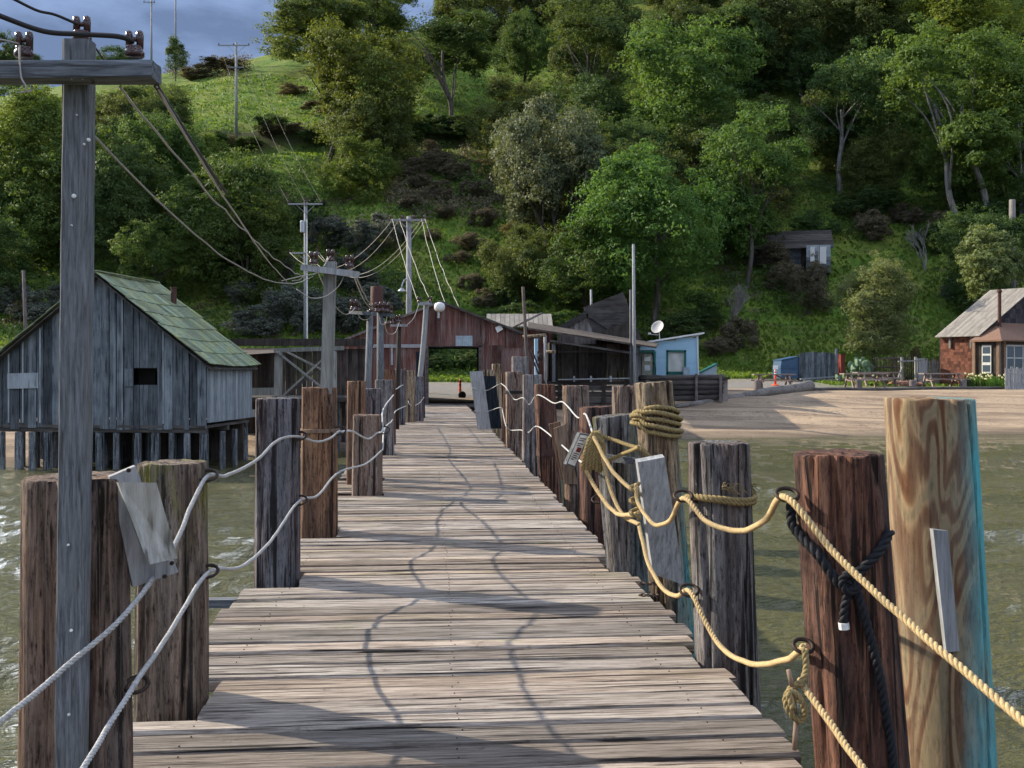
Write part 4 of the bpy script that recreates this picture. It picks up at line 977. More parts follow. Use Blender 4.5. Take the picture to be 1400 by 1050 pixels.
for sgn, xe in ((-1, BX0 - .28), (1, BX1 + .28)):
    ze = bz(BX0) - .1 if sgn < 0 else bz(BX1) - .1
    mb = MB(); mb.prism([(BPK, 4.70), (xe, ze), (xe, ze - .05), (BPK, 4.64)] if sgn > 0 else [(BPK, 4.64), (xe, ze - .05), (xe, ze), (BPK, 4.70)], BD - .22, BD + DPT + .2)
    mb.build('roof_slope', 'rust_sheet', barn, world=True)
    MB().beam((BPK, BD - .23, 4.66), (xe, BD - .23, ze - .02), .05, .10).build('barge_board', 'stake_wood' if sgn < 0 else 'dark_beam', barn, world=True)
MB().box(((DX0 + DX1) / 2, BD + .05, DZ + .02), (DX1 - DX0 + .3, .12, .14)).build('door_header', 'dark_beam', barn, world=True)
for x in (DX0 - .03, DX1 + .03): MB().box((x, BD + .05, DZ / 2), (.12, .12, DZ)).build('door_jamb', 'dark_beam', barn, world=True)
for k in range(5):
    xx = lerp(BX0 + .3, BX1 - .3, k / 4)
    if k != 2: MB().box((xx, BD + DPT / 2, 1.4), (.16, .16, 2.9)).build('inner_post', 'dark_beam', barn, world=True)
for yy in (2.5, 5, 7.5): MB().box((-3.4, BD + yy, 2.78), (8.4, .15, .2)).build('tie_beam', 'dark_beam', barn, world=True)
MB().box((-3.4, BD + DPT / 2, -.13), (8.5, DPT, .12)).build('floor', 'dark_beam', barn, world=True)
MB().box((-2.65, BD - .1, -.02), (2.6, .35, .14)).build('threshold', 'dark_beam', barn, world=True)
MB().box((at(545, 0, BD).x, BD - .07, zrow(473, BD)), (2.3, .05, .16)).build('wall_rail', 'grey_plank', barn, world=True)
MB().box((at(536, 0, BD).x, BD - .06, zrow(487, BD)), (.1, .05, .8)).build('wall_strip', 'grey_plank', barn, world=True)
stp = at(511, 440, 45.0)
o = MB().lathe([(.30, -1.2), (.29, 1.72), (.27, 1.74)], 16, at(515, 442, 48.5)).build('stack_pipe', 'rust_pipe', barn, world=True, smooth=True)
o = slab('sign_plate', 'small white tilted plate on the barn gable', [(677, 448), (684, 444), (688, 450), (680, 455)], BD - .16, .02, 'white_paint', 'sign')
# traffic posts
def delineator(label, px, py, d, wheel=False, cap=False):
    b = at(px, py, d); r = empty('traffic_post', b, label, 'traffic post', 'orange traffic posts')
    MB().lathe([(.075, .03), (.07, .5), (.06, .95), (.06, 1.02), (.03, 1.08)], 14).build('post', 'orange_plastic', r, smooth=True)
    for z0 in (.72, .9): MB().lathe([(.0695, z0), (.0675, z0 + .09)], 14, (0, 0, 0)).build('reflective_band', 'white_paint' if cap else 'red_paint', r)
    MB().lathe([(.24, 0), (.24, .04), (.12, .08), (.08, .1)], 16).build('base', 'black_rubber' if not cap else 'orange_plastic', r)
    if wheel:
        MB().lathe([(.2, -.05), (.22, 0), (.2, .05)], 18, (.12, -.15, .2), Matrix.Rotation(math.radians(90), 3, 'X')).build('wheel_base', 'black_rubber', r)
    if cap: MB().box((0, -.08, 1.17), (.30, .02, .26)).build('plate', 'white_paint', r)
b_ = at(629, 545, 53.5); delineator('orange traffic post standing behind the barn doorway', 629, 545, 56.6, True)
# ---------------------------------------------------------------- sheds right of the barn
WD = 51.0; PLAT = zrow(521, WD)
wh = empty('wharf', at(815, 545, WD), 'low dark timber wharf in front of the open shed', 'wharf')
MB().box((at(815, 0, WD).x, WD + 3.2, PLAT - .1), (5.2, 6.6, .18)).build('deck', 'dark_beam', wh, world=True)
for k, z in enumerate((0, .3, .6, .9)): MB().box((at(815, 0, WD).x, WD, PLAT - .35 - z), (5.1, .14, .27)).build('fascia_board', 'dark_beam', wh, world=True)
for xx in (765, 795, 825, 855, 885): MB().box((at(xx, 0, WD).x, WD - .12, PLAT - .75), (.2, .1, 1.6)).build('fender_post', 'dark_board', wh, world=True)
sh = empty('open_shed', (at(815, 0, WD).x, WD + 2, PLAT), 'dark brown board shed with a sloping rust roof and veranda', 'shed')
x = at(752, 0, WD + 2).x
while x < at(869, 0, WD + 2).x:
    bw = rnd.uniform(.17, .28); MB().box((x + bw / 2, WD + 2 + rnd.uniform(-.015, .015), PLAT + .95), (bw - .012, .03, 1.9)).build('board', 'dark_board', sh, world=True); x += bw
# two board strips of different brown
mb = MB()
rp_ = [at(722, 448, WD - .2), at(897, 474, WD - .6), at(900, 469, WD + 5), at(722, 440, WD + 5)]
mb.v = rp_ + [p - Vector((0, 0, .09)) for p in rp_]; mb.f = [(0, 1, 2, 3), (7, 6, 5, 4), (0, 4, 5, 1), (1, 5, 6, 2), (2, 6, 7, 3), (3, 7, 4, 0)]
mb.build('roof', 'dark_board', sh, world=True)
MB().beam(at(752, 466, WD - .3), at(872, 484, WD - .3), .26, .1).build('front_beam', 'dark_beam', sh, world=True)
MB().beam(at(764, 481, WD + .8), at(868, 480, WD + .8), .1, .1).build('inner_beam', 'dark_beam', sh, world=True)
for x, yt in ((870, 470), (757, 470)): MB().beam(at(x, 522, WD - .2), at(x, yt, WD - .2), .16, .16).build('veranda_post', 'grey_timber', sh, world=True)
MB().beam(at(763, 519, WD - .25), at(869, 517, WD - .25), .22, .06).build('rail', 'grey_plank', sh, world=True)
for x in (785, 808, 835): MB().beam(at(x, 522, WD - .3), at(x, 514, WD - .3), .1, .05).build('rail_post', 'grey_plank', sh, world=True)
for x in (752, 869): MB().box((at(x, 0, WD + 2).x, WD + 3.8, PLAT + 1), (.05, 3.5, 2)).build('side_wall', 'dark_board', sh, world=True)
g2 = empty('gable_shed', (at(803, 0, 57).x, 57, 1), 'weathered grey gabled shed behind the open shed', 'shed')
def zx(px, py, d): p = at(px, py, d); return (p.x, p.z)
x0, x1 = 762, 832
for k in range(12):
    a, b = lerp(x0, x1, k / 12), lerp(x0, x1, (k + 1) / 12)
    f = lambda p: lerp(430, 452, abs(p - 803) / 36)
    MB().prism([zx(a + .3, 500, 57), zx(b - .3, 500, 57), zx(b - .3, f(b), 57), zx(a + .3, f(a), 57)], 57, 57.05).build('board', 'stake_wood', g2, world=True)
MB().beam(at(803, 428, 56.9), at(762, 451, 56.9), .1, .3).build('roof_edge', 'dark_beam', g2, world=True); MB().beam(at(803, 428, 56.9), at(834, 448, 56.9), .1, .3).build('roof_edge', 'dark_beam', g2, world=True)
a_, b_, c_ = at(803, 428, 56.9), at(834, 448, 56.9), at(762, 451, 56.9); up4 = Vector((0, 4, 0))
mb = MB(); mb.quad(a_, b_, b_ + up4, a_ + up4); mb.quad(c_, a_, a_ + up4, c_ + up4); mb.build('roof', 'dark_beam', g2, world=True)
MB().box((at(800, 0, 60).x, 60.5, 2), (2.6, .05, 3)).build('rear_wall', 'dark_board', g2, world=True)
g3 = empty('lean_to_shed', (at(845, 0, 56).x, 56, 1), 'dark shed with a single slope roof rising beside the tall mast', 'shed')
MB().prism([zx(815, 505, 56), zx(864, 505, 56), zx(864, 438, 56), zx(815, 456, 56)], 56, 59).build('wall', 'dark_board', g3, world=True)
MB().beam(at(812, 457, 57), at(866, 436, 57), .12, 3.2).build('roof', 'dark_beam', g3, world=True)
g4 = empty('long_roofed_shed', (at(712, 0, 60).x, 60, 1), 'low shed with a pale ribbed roof behind the barn', 'shed')
MB().box((at(715, 0, 60).x, 62, 2.2), (3.6, 3.0, 3.6)).build('wall', 'rust_sheet', g4, world=True)
xa, xb = at(664, 0, 59.6).x, at(756, 0, 59.6).x; n = 14
for k in range(n):
    a, b = lerp(xa, xb, k / n), lerp(xa, xb, (k + 1) / n)
    p = [Vector((a + .01, 59.6, zrow(446, 59.6))), Vector((b - .01, 59.6, zrow(446, 59.6))), Vector((b - .01, 62, zrow(429, 62))), Vector((a + .01, 62, zrow(429, 62)))]
    mb = MB(); mb.v = p + [q_ - Vector((0, 0, .06)) for q_ in p]; mb.f = [(0, 1, 2, 3), (7, 6, 5, 4), (0, 4, 5, 1), (1, 5, 6, 2), (2, 6, 7, 3), (3, 7, 4, 0)]; mb.build('roof_sheet', 'pale_roof_sheet', g4, world=True)
# hoist
ho = empty('hoist', at(745, 530, 41), 'small rusty hoist frame with a slanted boom beside the shed', 'hoist')
MB().tube([at(746, 556, 41), at(745, 458, 41)], .06, 10).build('mast', 'grey_plank', ho, world=True, smooth=True)
MB().tube([at(714, 461, 40.8), at(746, 458, 40.8)], .07, 10).build('arm_tube', 'post_tan', ho, world=True, smooth=True)
MB().tube([at(747, 481, 40.8), at(760, 481, 40.8)], .06, 10).build('arm_tube', 'post_tan', ho, world=True, smooth=True)
MB().beam(at(721, 462, 40.7), at(749, 535, 40.7), .07, .06).beam(at(719, 466, 40.75), at(744, 532, 40.75), .04, .06).build('boom', 'rust_pipe', ho, world=True)
MB().box(at(739, 487, 40.6), (.25, .06, .4)).build('gear_plate', 'rust_pipe', ho, world=True)
MB().lathe([(.09, -.03), (.12, 0), (.09, .03)], 14, at(739, 487, 40.5), Matrix.Rotation(math.radians(90), 3, 'X')).build('pulley', 'iron', ho, world=True)
MB().tube([at(734, 556, 41.2), at(733, 463, 41.2)], .08, 10).build('back_post', 'blue_paint', ho, world=True)
# thin poles
def stick(label, xt, yt, xb, yb, d, r, mat='grey_timber', d2=None, to_ground=False, cat='pole', name='pole'):
    t, b = at(xt, yt, d), at(xb, yb, d2 or d)
    if to_ground: b = Vector((b.x, b.y, height(b.x, b.y) - .2))
    o = MB().tube([b, b.lerp(t, .5), t], [r, r * .95, r * .8], 8).build(name, mat, smooth=True); return tag(o, label, cat)
stick('leaning dark pole rising behind the pier end pilings', 715, 392, 728, 530, 40, .075, 'dark_board', to_ground=True)
stick('diagonal prop tied to the leaning dark pole', 741, 428, 700, 448, 40, .05, 'stake_wood')
stick('tall straight pale mast beside the blue shack', 866, 334, 868, 520, 50.4, .085, 'grey_plank', to_ground=True)
stick('shorter companion mast strapped to the tall pale mast', 862, 396, 863, 520, 50.6, .07, 'grey_timber', to_ground=True)
stick('thin pale mast behind the grey gabled shed', 808, 396, 810, 470, 63, .08, 'grey_plank', to_ground=True)
stick('thin crooked pole behind the shack roof', 32, 370, 39, 470, 48, .09, 'stake_wood', to_ground=True)
stick('short weathered pole above the shingled cottage', 1384, 273, 1384, 330, 92, .35, 'pale_bark', to_ground=True)

# ---------------------------------------------------------------- pale blue shack
BLD = 57.0; bl = empty('blue_shack', (at(920, 0, BLD).x, BLD, 1.2), 'pale blue clapboard shack with a teal framed doorway', 'shack')
y = 516.; fl2 = 516.
rb = lambda px: lerp(469, 456, (px - 874) / 88)
k = 0
zc_ = zrow(516, BLD)
while True:
    z0 = zc_ + k * .17; z1 = z0 + .175
    xl, xr = at(875, 0, BLD).x, at(955, 0, BLD).x
    tl = zrow(rb(875), BLD); tr = zrow(rb(955), BLD)
    if z0 > tr - .05: break
    def xat(z): return xl if z <= tl else lerp(xl, xr, (z - tl) / (tr - tl))
    wx0, wx1 = at(911, 0, BLD).x, at(938, 0, BLD).x; wz0, wz1 = zrow(512, BLD), zrow(479, BLD)
    gx0, gx1 = at(876, 0, BLD).x, at(895, 0, BLD).x
    spans = [(xat(min(z1, tr)), xr)]
    if z1 > wz0 and z0 < wz1: spans = [(a, b) for a, b in ((spans[0][0], wx0), (wx1, xr)) if b - a > .02]
    if z0 < zrow(481, BLD): spans = [(max(a, gx1), b) if a < gx1 else (a, b) for a, b in spans]
    for a, b in spans:
        MB().prism([(a, z0), (b, z0), (b, min(z1, tr)), (a, min(z1, tr))], BLD - .012, BLD + .02).build('clapboard', 'blue_paint', bl, world=True).rotation_euler = (rnd.uniform(.03, .05), 0, 0)
    k += 1
wx0, wx1 = at(911, 0, BLD).x, at(938, 0, BLD).x; wz0, wz1 = zrow(512, BLD), zrow(479, BLD)
wf = MB()
for a, b, c, e in ((wx0, wx0 + .1, wz0, wz1), (wx1 - .1, wx1, wz0, wz1), (wx0, wx1, wz1 - .1, wz1), (wx0, wx1, wz0, wz0 + .16)): wf.prism([(a, c), (b, c), (b, e), (a, e)], BLD - .05, BLD + .03)
wf = wf.build('doorway_frame', 'teal_paint', bl, world=True)
mb = MB(); 
nn_ = 10
for i in range(nn_):
    for j in range(nn_):
        def cpt(u, v): return Vector((lerp(wx0 + .1, wx1 - .1, u), BLD + .06 + .02 * math.sin(u * 9 + 3 * v * v), lerp(wz0 + .16, wz1 - .1, v)))
        mb.quad(cpt(i/nn_, j/nn_), cpt((i+1)/nn_, j/nn_), cpt((i+1)/nn_, (j+1)/nn_), cpt(i/nn_, (j+1)/nn_))
mb.build('curtain', 'cloth_white', bl, world=True)
MB().box((at(885, 0, BLD).x, BLD + .9, zrow(499, BLD)), (.95, .05, 1.5)).build('porch_back', 'cloth_white', bl, world=True)
MB().beam(at(895, 516, BLD - .03), at(895, 481, BLD - .03), .12, .08).build('corner_post', 'teal_paint', bl, world=True)
MB().beam(at(876, 481, BLD - .03), at(896, 481, BLD - .03), .10, .08).build('porch_beam', 'teal_paint', bl, world=True)
MB().beam(at(955, 516, BLD - .04), at(953, 459, BLD - .04), .07, .08).build('corner_board', 'white_paint', bl, world=True)
pp = [at(868, 469, BLD - .3), at(963, 454, BLD - .3)]
p4 = pp + [Vector((p.x, BLD + 4, p.z - .1)) for p in reversed(pp)]
mb = MB(); mb.v = p4 + [p - Vector((0, 0, .09)) for p in p4]; mb.f = [(0, 1, 2, 3), (7, 6, 5, 4), (0, 4, 5, 1), (1, 5, 6, 2), (2, 6, 7, 3), (3, 7, 4, 0)]; mb.build('roof', 'white_paint', bl, world=True)
MB().box((xr, BLD + 2, (zc_ + tr) / 2 - .1), (.04, 3.9, tr - zc_ - .1)).build('side_wall', 'blue_paint', bl, world=True)
MB().box(((xl + xr) / 2, BLD + 3.9, (zc_ + tl) / 2), (xr - xl, .04, tl - zc_)).build('rear_wall', 'blue_paint', bl, world=True)
di = empty('satellite_dish', at(901, 463, BLD - .1), 'grey satellite dish on the roof of the blue shack', 'satellite dish')
Rr = Matrix.Rotation(math.radians(-40), 3, 'Z') @ Matrix.Rotation(math.radians(65), 3, 'X')
MB().lathe([(.05, 0), (.18, .015), (.30, .05), (.38, .10), (.385, .105), (.37, .105), (.29, .062), (.17, .027), (.04, .012)], 22, at(900, 448, BLD), Rr).build('reflector', 'dish_paint', di, world=True, smooth=True)
MB().tube([at(902, 464, BLD), at(901, 450, BLD + .08)], .025, 8).tube([at(900, 458, BLD - .15), at(888, 457, BLD - .6)], .015, 6).build('mount', 'galv', di, world=True)
MB().box(at(888, 456, BLD - .62), (.16, .12, .1)).build('receiver', 'cloth_white', di, world=True)
pu = empty('fuel_pump', at(885, 516, BLD - 1.2), 'old pale green fuel pump at the corner of the blue shack', 'fuel pump')
MB().prism([zx(878, 517, BLD - 1.4), zx(892, 517, BLD - 1.4), zx(892, 488, BLD - 1.4), zx(890, 484, BLD - 1.4), zx(880, 484, BLD - 1.4), zx(878, 488, BLD - 1.4)], BLD - 1.4, BLD - 1.0).build('body', 'pump_paint', pu, world=True)
MB().box(at(885, 491, BLD - 1.42), (.34, .03, .24)).build('dial', 'white_paint', pu, world=True); MB().box(at(885, 503, BLD - 1.42), (.3, .03, .3)).build('front_plate', 'galv', pu, world=True)
MB().tube(spline([at(892, 496, BLD - 1.2), at(896, 500, BLD - 1.3), at(896, 512, BLD - 1.3), at(892, 514, BLD - 1.3)]), .025, 6).build('hose', 'black_rubber', pu, world=True)
# crate by doorway
o = MB().box(at(938, 508, BLD - .5), (.34, .3, .42)).box(at(938, 502, BLD - .5), (.38, .34, .04)).build('crate', 'galv_sheet'); tag(o, 'pale plastic crate by the doorway of the blue shack', 'crate')
# bulkhead
bu = empty('bulkhead', at(930, 545, 54), 'dark stacked log bulkhead above the beach', 'retaining wall')
for k in range(5):
    y0 = 515 + k * 7.2
    mb = MB(); a, b = at(874, y0 + 2, 54), at(990 - k * .7, y0 + 1 - k * .6, 54.0)
    pts = [a.lerp(b, t / 10) + Vector((0, rnd.uniform(-.02, .02), rnd.uniform(-.02, .02))) for t in range(11)]
    mb.tube(pts, [.145 + rnd.uniform(-.012, .012) for _ in pts], 10); mb.build('log', 'dark_beam', bu, world=True, smooth=True)
for x in (952, 985): MB().beam(at(x, 550, 53.8), at(x, 511, 53.8), .14, .14).build('stake', 'stake_wood', bu, world=True)
MB().box((at(932, 0, 55.5).x, 56.5, zrow(517, 55)), (4.6, 5.2, .12)).build('platform', 'dark_beam', bu, world=True)
MB().box((at(932, 0, 55.5).x, 56.6, zrow(534, 55)), (4.4, 5.0, 1.25)).build('fill', 'stone', bu, world=True)
mb = MB(); p = [at(957, 512, 58), at(980, 512, 58), at(980, 499, 58), at(978, 498, 58)]
hb = empty('teal_bin', at(968, 514, 60), 'low teal lean-to bin beyond the blue shack', 'bin')
MB().prism([zx(957, 514, 60), zx(980, 514, 60), zx(980, 499, 60), zx(957, 511, 60)], 60, 61).build('side', 'galv_sheet', hb, world=True)
a_, b_ = zx(955, 512, 59.9), zx(982, 498, 59.9)
MB().prism([a_, b_, (b_[0], b_[1] + .06), (a_[0], a_[1] + .06)], 59.9, 61.1).build('lid', 'teal_paint', hb, world=True)
# driftwood log
a, b = at(923, 553, 52.3), at(1108, 533, 59.5); mb = MB(); n = 26
a.z = height(a.x, a.y) + .1; b.z = height(b.x, b.y) + .26
mb.tube([a.lerp(b, t / n) + Vector((0, 0, .04 * math.sin(t * .5) * (t / n))) for t in range(n + 1)], [lerp(.10, .33, t / n) * (1 + .1 * noise.noise(Vector((t * .8, 0, 0)))) for t in range(n + 1)], 14)
o = mb.build('driftwood_log', 'driftwood', smooth=True); tag(o, 'long tapering driftwood log lying on the beach', 'log')
a, b = at(1108, 537, 59), at(1400, 527, 64); n = 24
mb = MB(); mb.tube([Vector((lerp(a.x, 34, t / n), lerp(59.3, 64.6, t / n), height(lerp(a.x, 34, t / n), lerp(59.3, 64.6, t / n)) + .06)) for t in range(n + 1)], .11, 8)
o = mb.build('edging_log', 'dark_beam', smooth=True); tag(o, 'thin dark edging timber between the beach and the lawn', 'edging')
# ---------------------------------------------------------------- picnic ground
def gat(px, d):
    X = (px - HX) / F * d; return Vector((X, d, height(X, d)))
def picnic(label, px, d, rz, ln=2.1):
    r = empty('picnic_table', gat(px, d), label, 'picnic table', 'picnic tables above the beach', rz); r.scale = (1.18, 1.18, 1.18)
    for k in range(5): MB().box((0, -.30 + k * .15, .74), (ln, .14, .06)).build('top_board', 'table_wood', r)
    for s in (-1, 1):
        for k in range(2): MB().box((0, s * (.66 + k * .14), .44), (ln, .13, .06)).build('bench_board', 'table_wood', r)
        x = s * ln * .34
        for q_ in (-1, 1): MB().beam((x, q_ * .72, 0), (x, q_ * .22, .72), .12, .08, Vector((1, 0, 0))).build('leg', 'table_wood', r)
        MB().box((x + .05, 0, .40), (.05, 1.55, .1)).build('bench_bearer', 'table_wood', r)
        MB().beam((x - s * .05, 0, .42), (s * .12, 0, .70), .05, .08).build('brace', 'table_wood', r)
    return r
picnic('picnic table nearest the driftwood log', 1058, 61.5, -.05)
picnic('picnic table in front of another table near the cactus', 1182, 63.5, .02, 2.4)
picnic('picnic table half hidden behind the front table near the cactus', 1198, 66.5, .05, 2.4)
picnic('picnic table in front of the picket fence', 1288, 65.0, .03, 2.3)
for k, (px, d, lab) in enumerate(((1036, 60.7, 'squat wooden stump block by the driftwood log table'), (1174, 62.3, 'squat wooden stump block before the cactus side table'), (1248, 63.2, 'squat wooden stump block standing alone between the tables'), (1317, 64.0, 'squat wooden stump block beside the fence side table'))):
    o = MB().lathe([(.22, -.05), (.21, .3), (.215, .5), (.19, .53)], 14, gat(px, d)).build('stump_block', 'stake_wood', smooth=False); tag(o, lab, 'stump', 'stump blocks by the picnic tables')
delineator('orange traffic post with a white plate beside the dumpster', 1060, 528, 64.5, cap=True)
[o for o in bpy.data.objects if o.name.startswith('traffic_post')][-1].location = gat(1060, 65.5)
# dumpster and its enclosure
DD = 72.5; g = gat(1082, DD); du = empty('dumpster', g, 'blue steel dumpster with a sloping lid', 'dumpster', None, .12)
sc_ = DD / F
MB().prism([(-.78, .18), (.68, .18), (.68, 1.62), (.45, 1.68), (-.72, 1.42), (-.80, 1.0)], 0, 1.5).build('body', 'dumpster_blue', du)
MB().prism([(-.76, 1.46), (.5, 1.71), (.5, 1.76), (-.76, 1.51)], -.05, 1.55).build('lid', 'dumpster_blue', du)
MB().box((-.05, -.03, .98), (1.5, .05, .07)).build('rib', 'dumpster_blue', du)
for x in (-.6, .55): MB().lathe([(.09, -.03), (.09, .03)], 10, (x, .15, .09), Matrix.Rotation(math.radians(90), 3, 'X')).build('caster', 'black_rubber', du)
en = empty('board_screen', gat(1120, 72.8), 'blue-green board screen enclosing the dumpster', 'fence')
x = at(1094, 0, 72.2).x; x_end = at(1141, 0, 74).x
while x < x_end:
    bw = rnd.uniform(.2, .3); zz = height(x, 73); h = 1.95 + rnd.uniform(-.05, .1)
    MB().box((x + bw / 2, lerp(72.3, 74, (x - 20) / 3), zz + h / 2), (bw - .012, .04, h)).build('board', 'shack_board', en, world=True); x += bw
MB().box((x_end + .1, 73.9, height(x_end, 74) + 1.05), (.16, .16, 2.3)).build('post', 'shack_board', en, world=True)
o = MB().beam(gat(1094, 71.5) + Vector((0, 0, .22)), gat(1152, 72.5) + Vector((0, 0, .35)), .1, .1).beam(gat(1138, 72.3), gat(1138, 72.3) + Vector((0, 0, .35)), .1, .1).beam(gat(1100, 71.6), gat(1100, 71.6) + Vector((0, 0, .28)), .1, .1).build('parking_rail', 'grey_plank'); tag(o, 'low pale rail along the foot of the board screen', 'rail')
o = MB().box(gat(1148, 75) + Vector((0, 0, .85)), (.3, 1.5, 1.7)).box(gat(1148, 75) + Vector((0, 0, 1.72)), (.36, 1.56, .05)).build('red_bin', 'red_paint'); tag(o, 'dull red cabinet beside the board screen', 'cabinet')
# fences
def fence(label, px0, px1, d0, d1, h, name='picket_fence', mat='stake_wood', gap=.02, wmin=.09, wmax=.15, top=.12):
    a, b = gat(px0, d0), gat(px1, d1); r = empty(name, a, label, 'fence'); ln = (b - a).length; t = 0.; u = (b - a).normalized(); rz = math.atan2(u.y, u.x)
    R = Matrix.Rotation(rz, 3, 'Z')
    while t < ln:
        bw = rnd.uniform(wmin, wmax); p = a + u * (t + bw / 2); p.z = height(p.x, p.y); hh = h + rnd.uniform(-top, top)
        o = MB().box((0, 0, hh / 2), (bw - gap, .025, hh)).build('picket', mat, r, o=(0, 0, 0)); o.location = p - a; o.rotation_euler = (rnd.uniform(-.02, .02), rnd.uniform(-.02, .02), rz); t += bw
    for z in (.4, h - .3): MB().beam(a + Vector((0, .04, z)), b + Vector((0, .04, z)), .08, .05).build('rail', mat, r, world=True)
    return r
fence('grey picket fence running up to the shingled cottage', 1260, 1328, 69, 67.5, 1.65)
fence('short pale leaning paling fence below the cottage window', 1374, 1420, 62.5, 62.8, 1.3, mat='grey_plank', wmin=.14, wmax=.22)
fence('open dark paling fence behind the wooden gate frame', 1213, 1258, 71, 71, 1.9, gap=.07, mat='dark_board')
for px, lab, hgt, wd in ((1259, 'thick pale gatepost at the end of the picket fence', 1.75, .42),):
    o = MB().box(gat(px, 68.5) + Vector((0, 0, hgt / 2 - .1)), (wd, .3, hgt + .2)).box(gat(px, 68.5) + Vector((.26, 0, hgt / 2 - .15)), (.2, .34, hgt)).build('gatepost', 'grey_plank'); tag(o, lab, 'post')
gf = empty('gate_frame', gat(1240, 68.5), 'open timber gate frame with one crossbar', 'gate')
for px in (1233, 1252): MB().beam(gat(px, 68.5) - Vector((0, 0, .2)), gat(px, 68.5) + Vector((0, 0, 1.85)), .14, .14).build('post', 'pale_beam', gf, world=True)
MB().beam(gat(1228, 68.4) + Vector((0, 0, 1.55)), gat(1262, 68.4) + Vector((0, 0, 1.62)), .12, .1).build('crossbar', 'pale_beam', gf, world=True)
MB().beam(gat(1225, 68.3), gat(1234, 68.4) + Vector((0, 0, 1.2)), .1, .1).build('brace', 'pale_beam', gf, world=True)
tr_ = empty('trellis', gat(1213, 69.5), 'dark rustic branch trellis beside the gate frame', 'trellis')
for k in range(9):
    px = 1197 + k * 4.2; MB().tube([gat(px, 69.5), gat(px + rnd.uniform(-2, 2), 69.5) + Vector((0, 0, 1.75))], .03, 5).build('branch', 'dark_board', tr_, world=True)
for z in (.5, 1.1, 1.7): MB().tube([gat(1194, 69.4) + Vector((0, 0, z)), gat(1233, 69.4) + Vector((0, 0, z + .05))], .05, 6).build('rail', 'dark_board', tr_, world=True)
for k in range(7):
    px, d = 1226 + k * 5.5 + rnd.uniform(-2, 2), 67.0 + rnd.uniform(-.5, .6); c = gat(px, d); mb = MB(); s_ = rnd.uniform(.16, .34)
    for j in range(7):
        z = -1 + 2 * j / 6; rr = math.sqrt(max(0.02, 1 - z * z))
        for a in range(9): th = a * 2 * math.pi / 9; n_ = 1 + .25 * noise.noise(Vector((math.cos(th) * 1.5 + k * 9, math.sin(th) * 1.5, z))); mb.v.append(c + Vector((math.cos(th) * rr * s_ * 1.5 * n_, math.sin(th) * rr * s_ * n_, z * s_ * .7 * n_ + .08)))
    for j in range(6):
        for a in range(9): b = (a + 1) % 9; mb.f.append((j*9+a, j*9+b, (j+1)*9+b, (j+1)*9+a))
    mb.f.append(tuple(range(9))[::-1]); mb.f.append(tuple(54 + a for a in range(9)))
    tag(mb.build('rock', 'red_stone', smooth=True), 'rounded reddish garden rock below the gate frame', 'rock', 'garden rocks below the gate frame')
# ---------------------------------------------------------------- cottage
Fp = Vector((30.0, 66.0, 0)); ct = empty('cottage', (Fp.x, Fp.y, height(31, 67)), 'shingled cottage with a pale metal roof and glazed porch', 'cottage', None, math.radians(33.2))
g0 = ct.location.z; EV = 3.96 - g0; RG = 7.15 - g0; DP = 2.75
n = 15
for k in range(n):
    ya, yb = lerp(-.35, DP + .1, k / n), lerp(-.35, DP + .1, (k + 1) / n)
    mb = MB(); p = [Vector((-.35, ya + .004, EV - .18)), Vector((-.35, yb - .004, EV - .18)), Vector((6, yb - .004, RG)), Vector((6, ya + .004, RG))]
    mb.v = p + [a - Vector((0, 0, .05)) for a in p]; mb.f = [(3, 2, 1, 0), (4, 5, 6, 7), (1, 5, 4, 0), (2, 6, 5, 1), (3, 7, 6, 2), (0, 4, 7, 3)]
    mb.build('roof_sheet', 'pale_roof_sheet', ct)
MB().prism([(6, RG), (12.4, EV - .18), (12.4, EV - .24), (6, RG - .06)], -.35, DP + .1).build('far_roof_slope', 'pale_roof_sheet', ct)
def gz_(x): return EV + (RG - EV) * (1 - abs(6 - x) / 6) - .12
# shingles: side wall (rows of pieces) and gable
shp = {}
def shingle_row(mat, fn, length, z, hgt):
    t = 0.
    while t < length:
        wd = rnd.choice((.14, .19, .24)); fn(t, min(wd, length - t), z, hgt, mat); t += wd
zz = .05
while zz < EV - .2:
    def side(t, wd, z, hgt, mat):
        MB().box((.02, t + wd / 2, z + hgt / 2), (.03, wd - .006, hgt + .05)).build('shingle', mat, ct).rotation_euler = (0, .06, 0)
    shingle_row('shingle_red', side, DP - .1, zz, .2); zz += .2
zz = 1.9
while zz < RG - .2:
    xa = 0.06 if zz < EV - .1 else 6 - 6 * (1 - (zz + .32 - EV) / (RG - EV)); xb = 6.
    t = xa
    while t < xb:
        wd = rnd.choice((.26, .34, .4)); MB().box((t + wd / 2, -.03, zz + .16), (wd - .015, .03, .36)).build('shingle', 'shingle_dark', ct).rotation_euler = (.05, 0, 0); t += wd
    zz += .32
MB().prism([(.03, 0), (11.9, 0), (11.9, EV - .2), (6, RG - .15), (.03, EV - .2)], .0, .06).build('gable_wall', 'shingle_dark', ct)
MB().box((.06, DP / 2, EV / 2 - .1), (.05, DP, EV - .1)).build('side_wall', 'shingle_red', ct)
MB().prism([(.03, 0), (11.9, 0), (11.9, EV - .2), (6, RG - .15), (.03, EV - .2)], DP - .06, DP).build('rear_wall', 'shingle_dark', ct)
for yy in (.4, 1.9): MB().box((-.06, yy, EV - .55), (.14, .12, .8)).build('eave_bracket', 'pale_beam', ct)
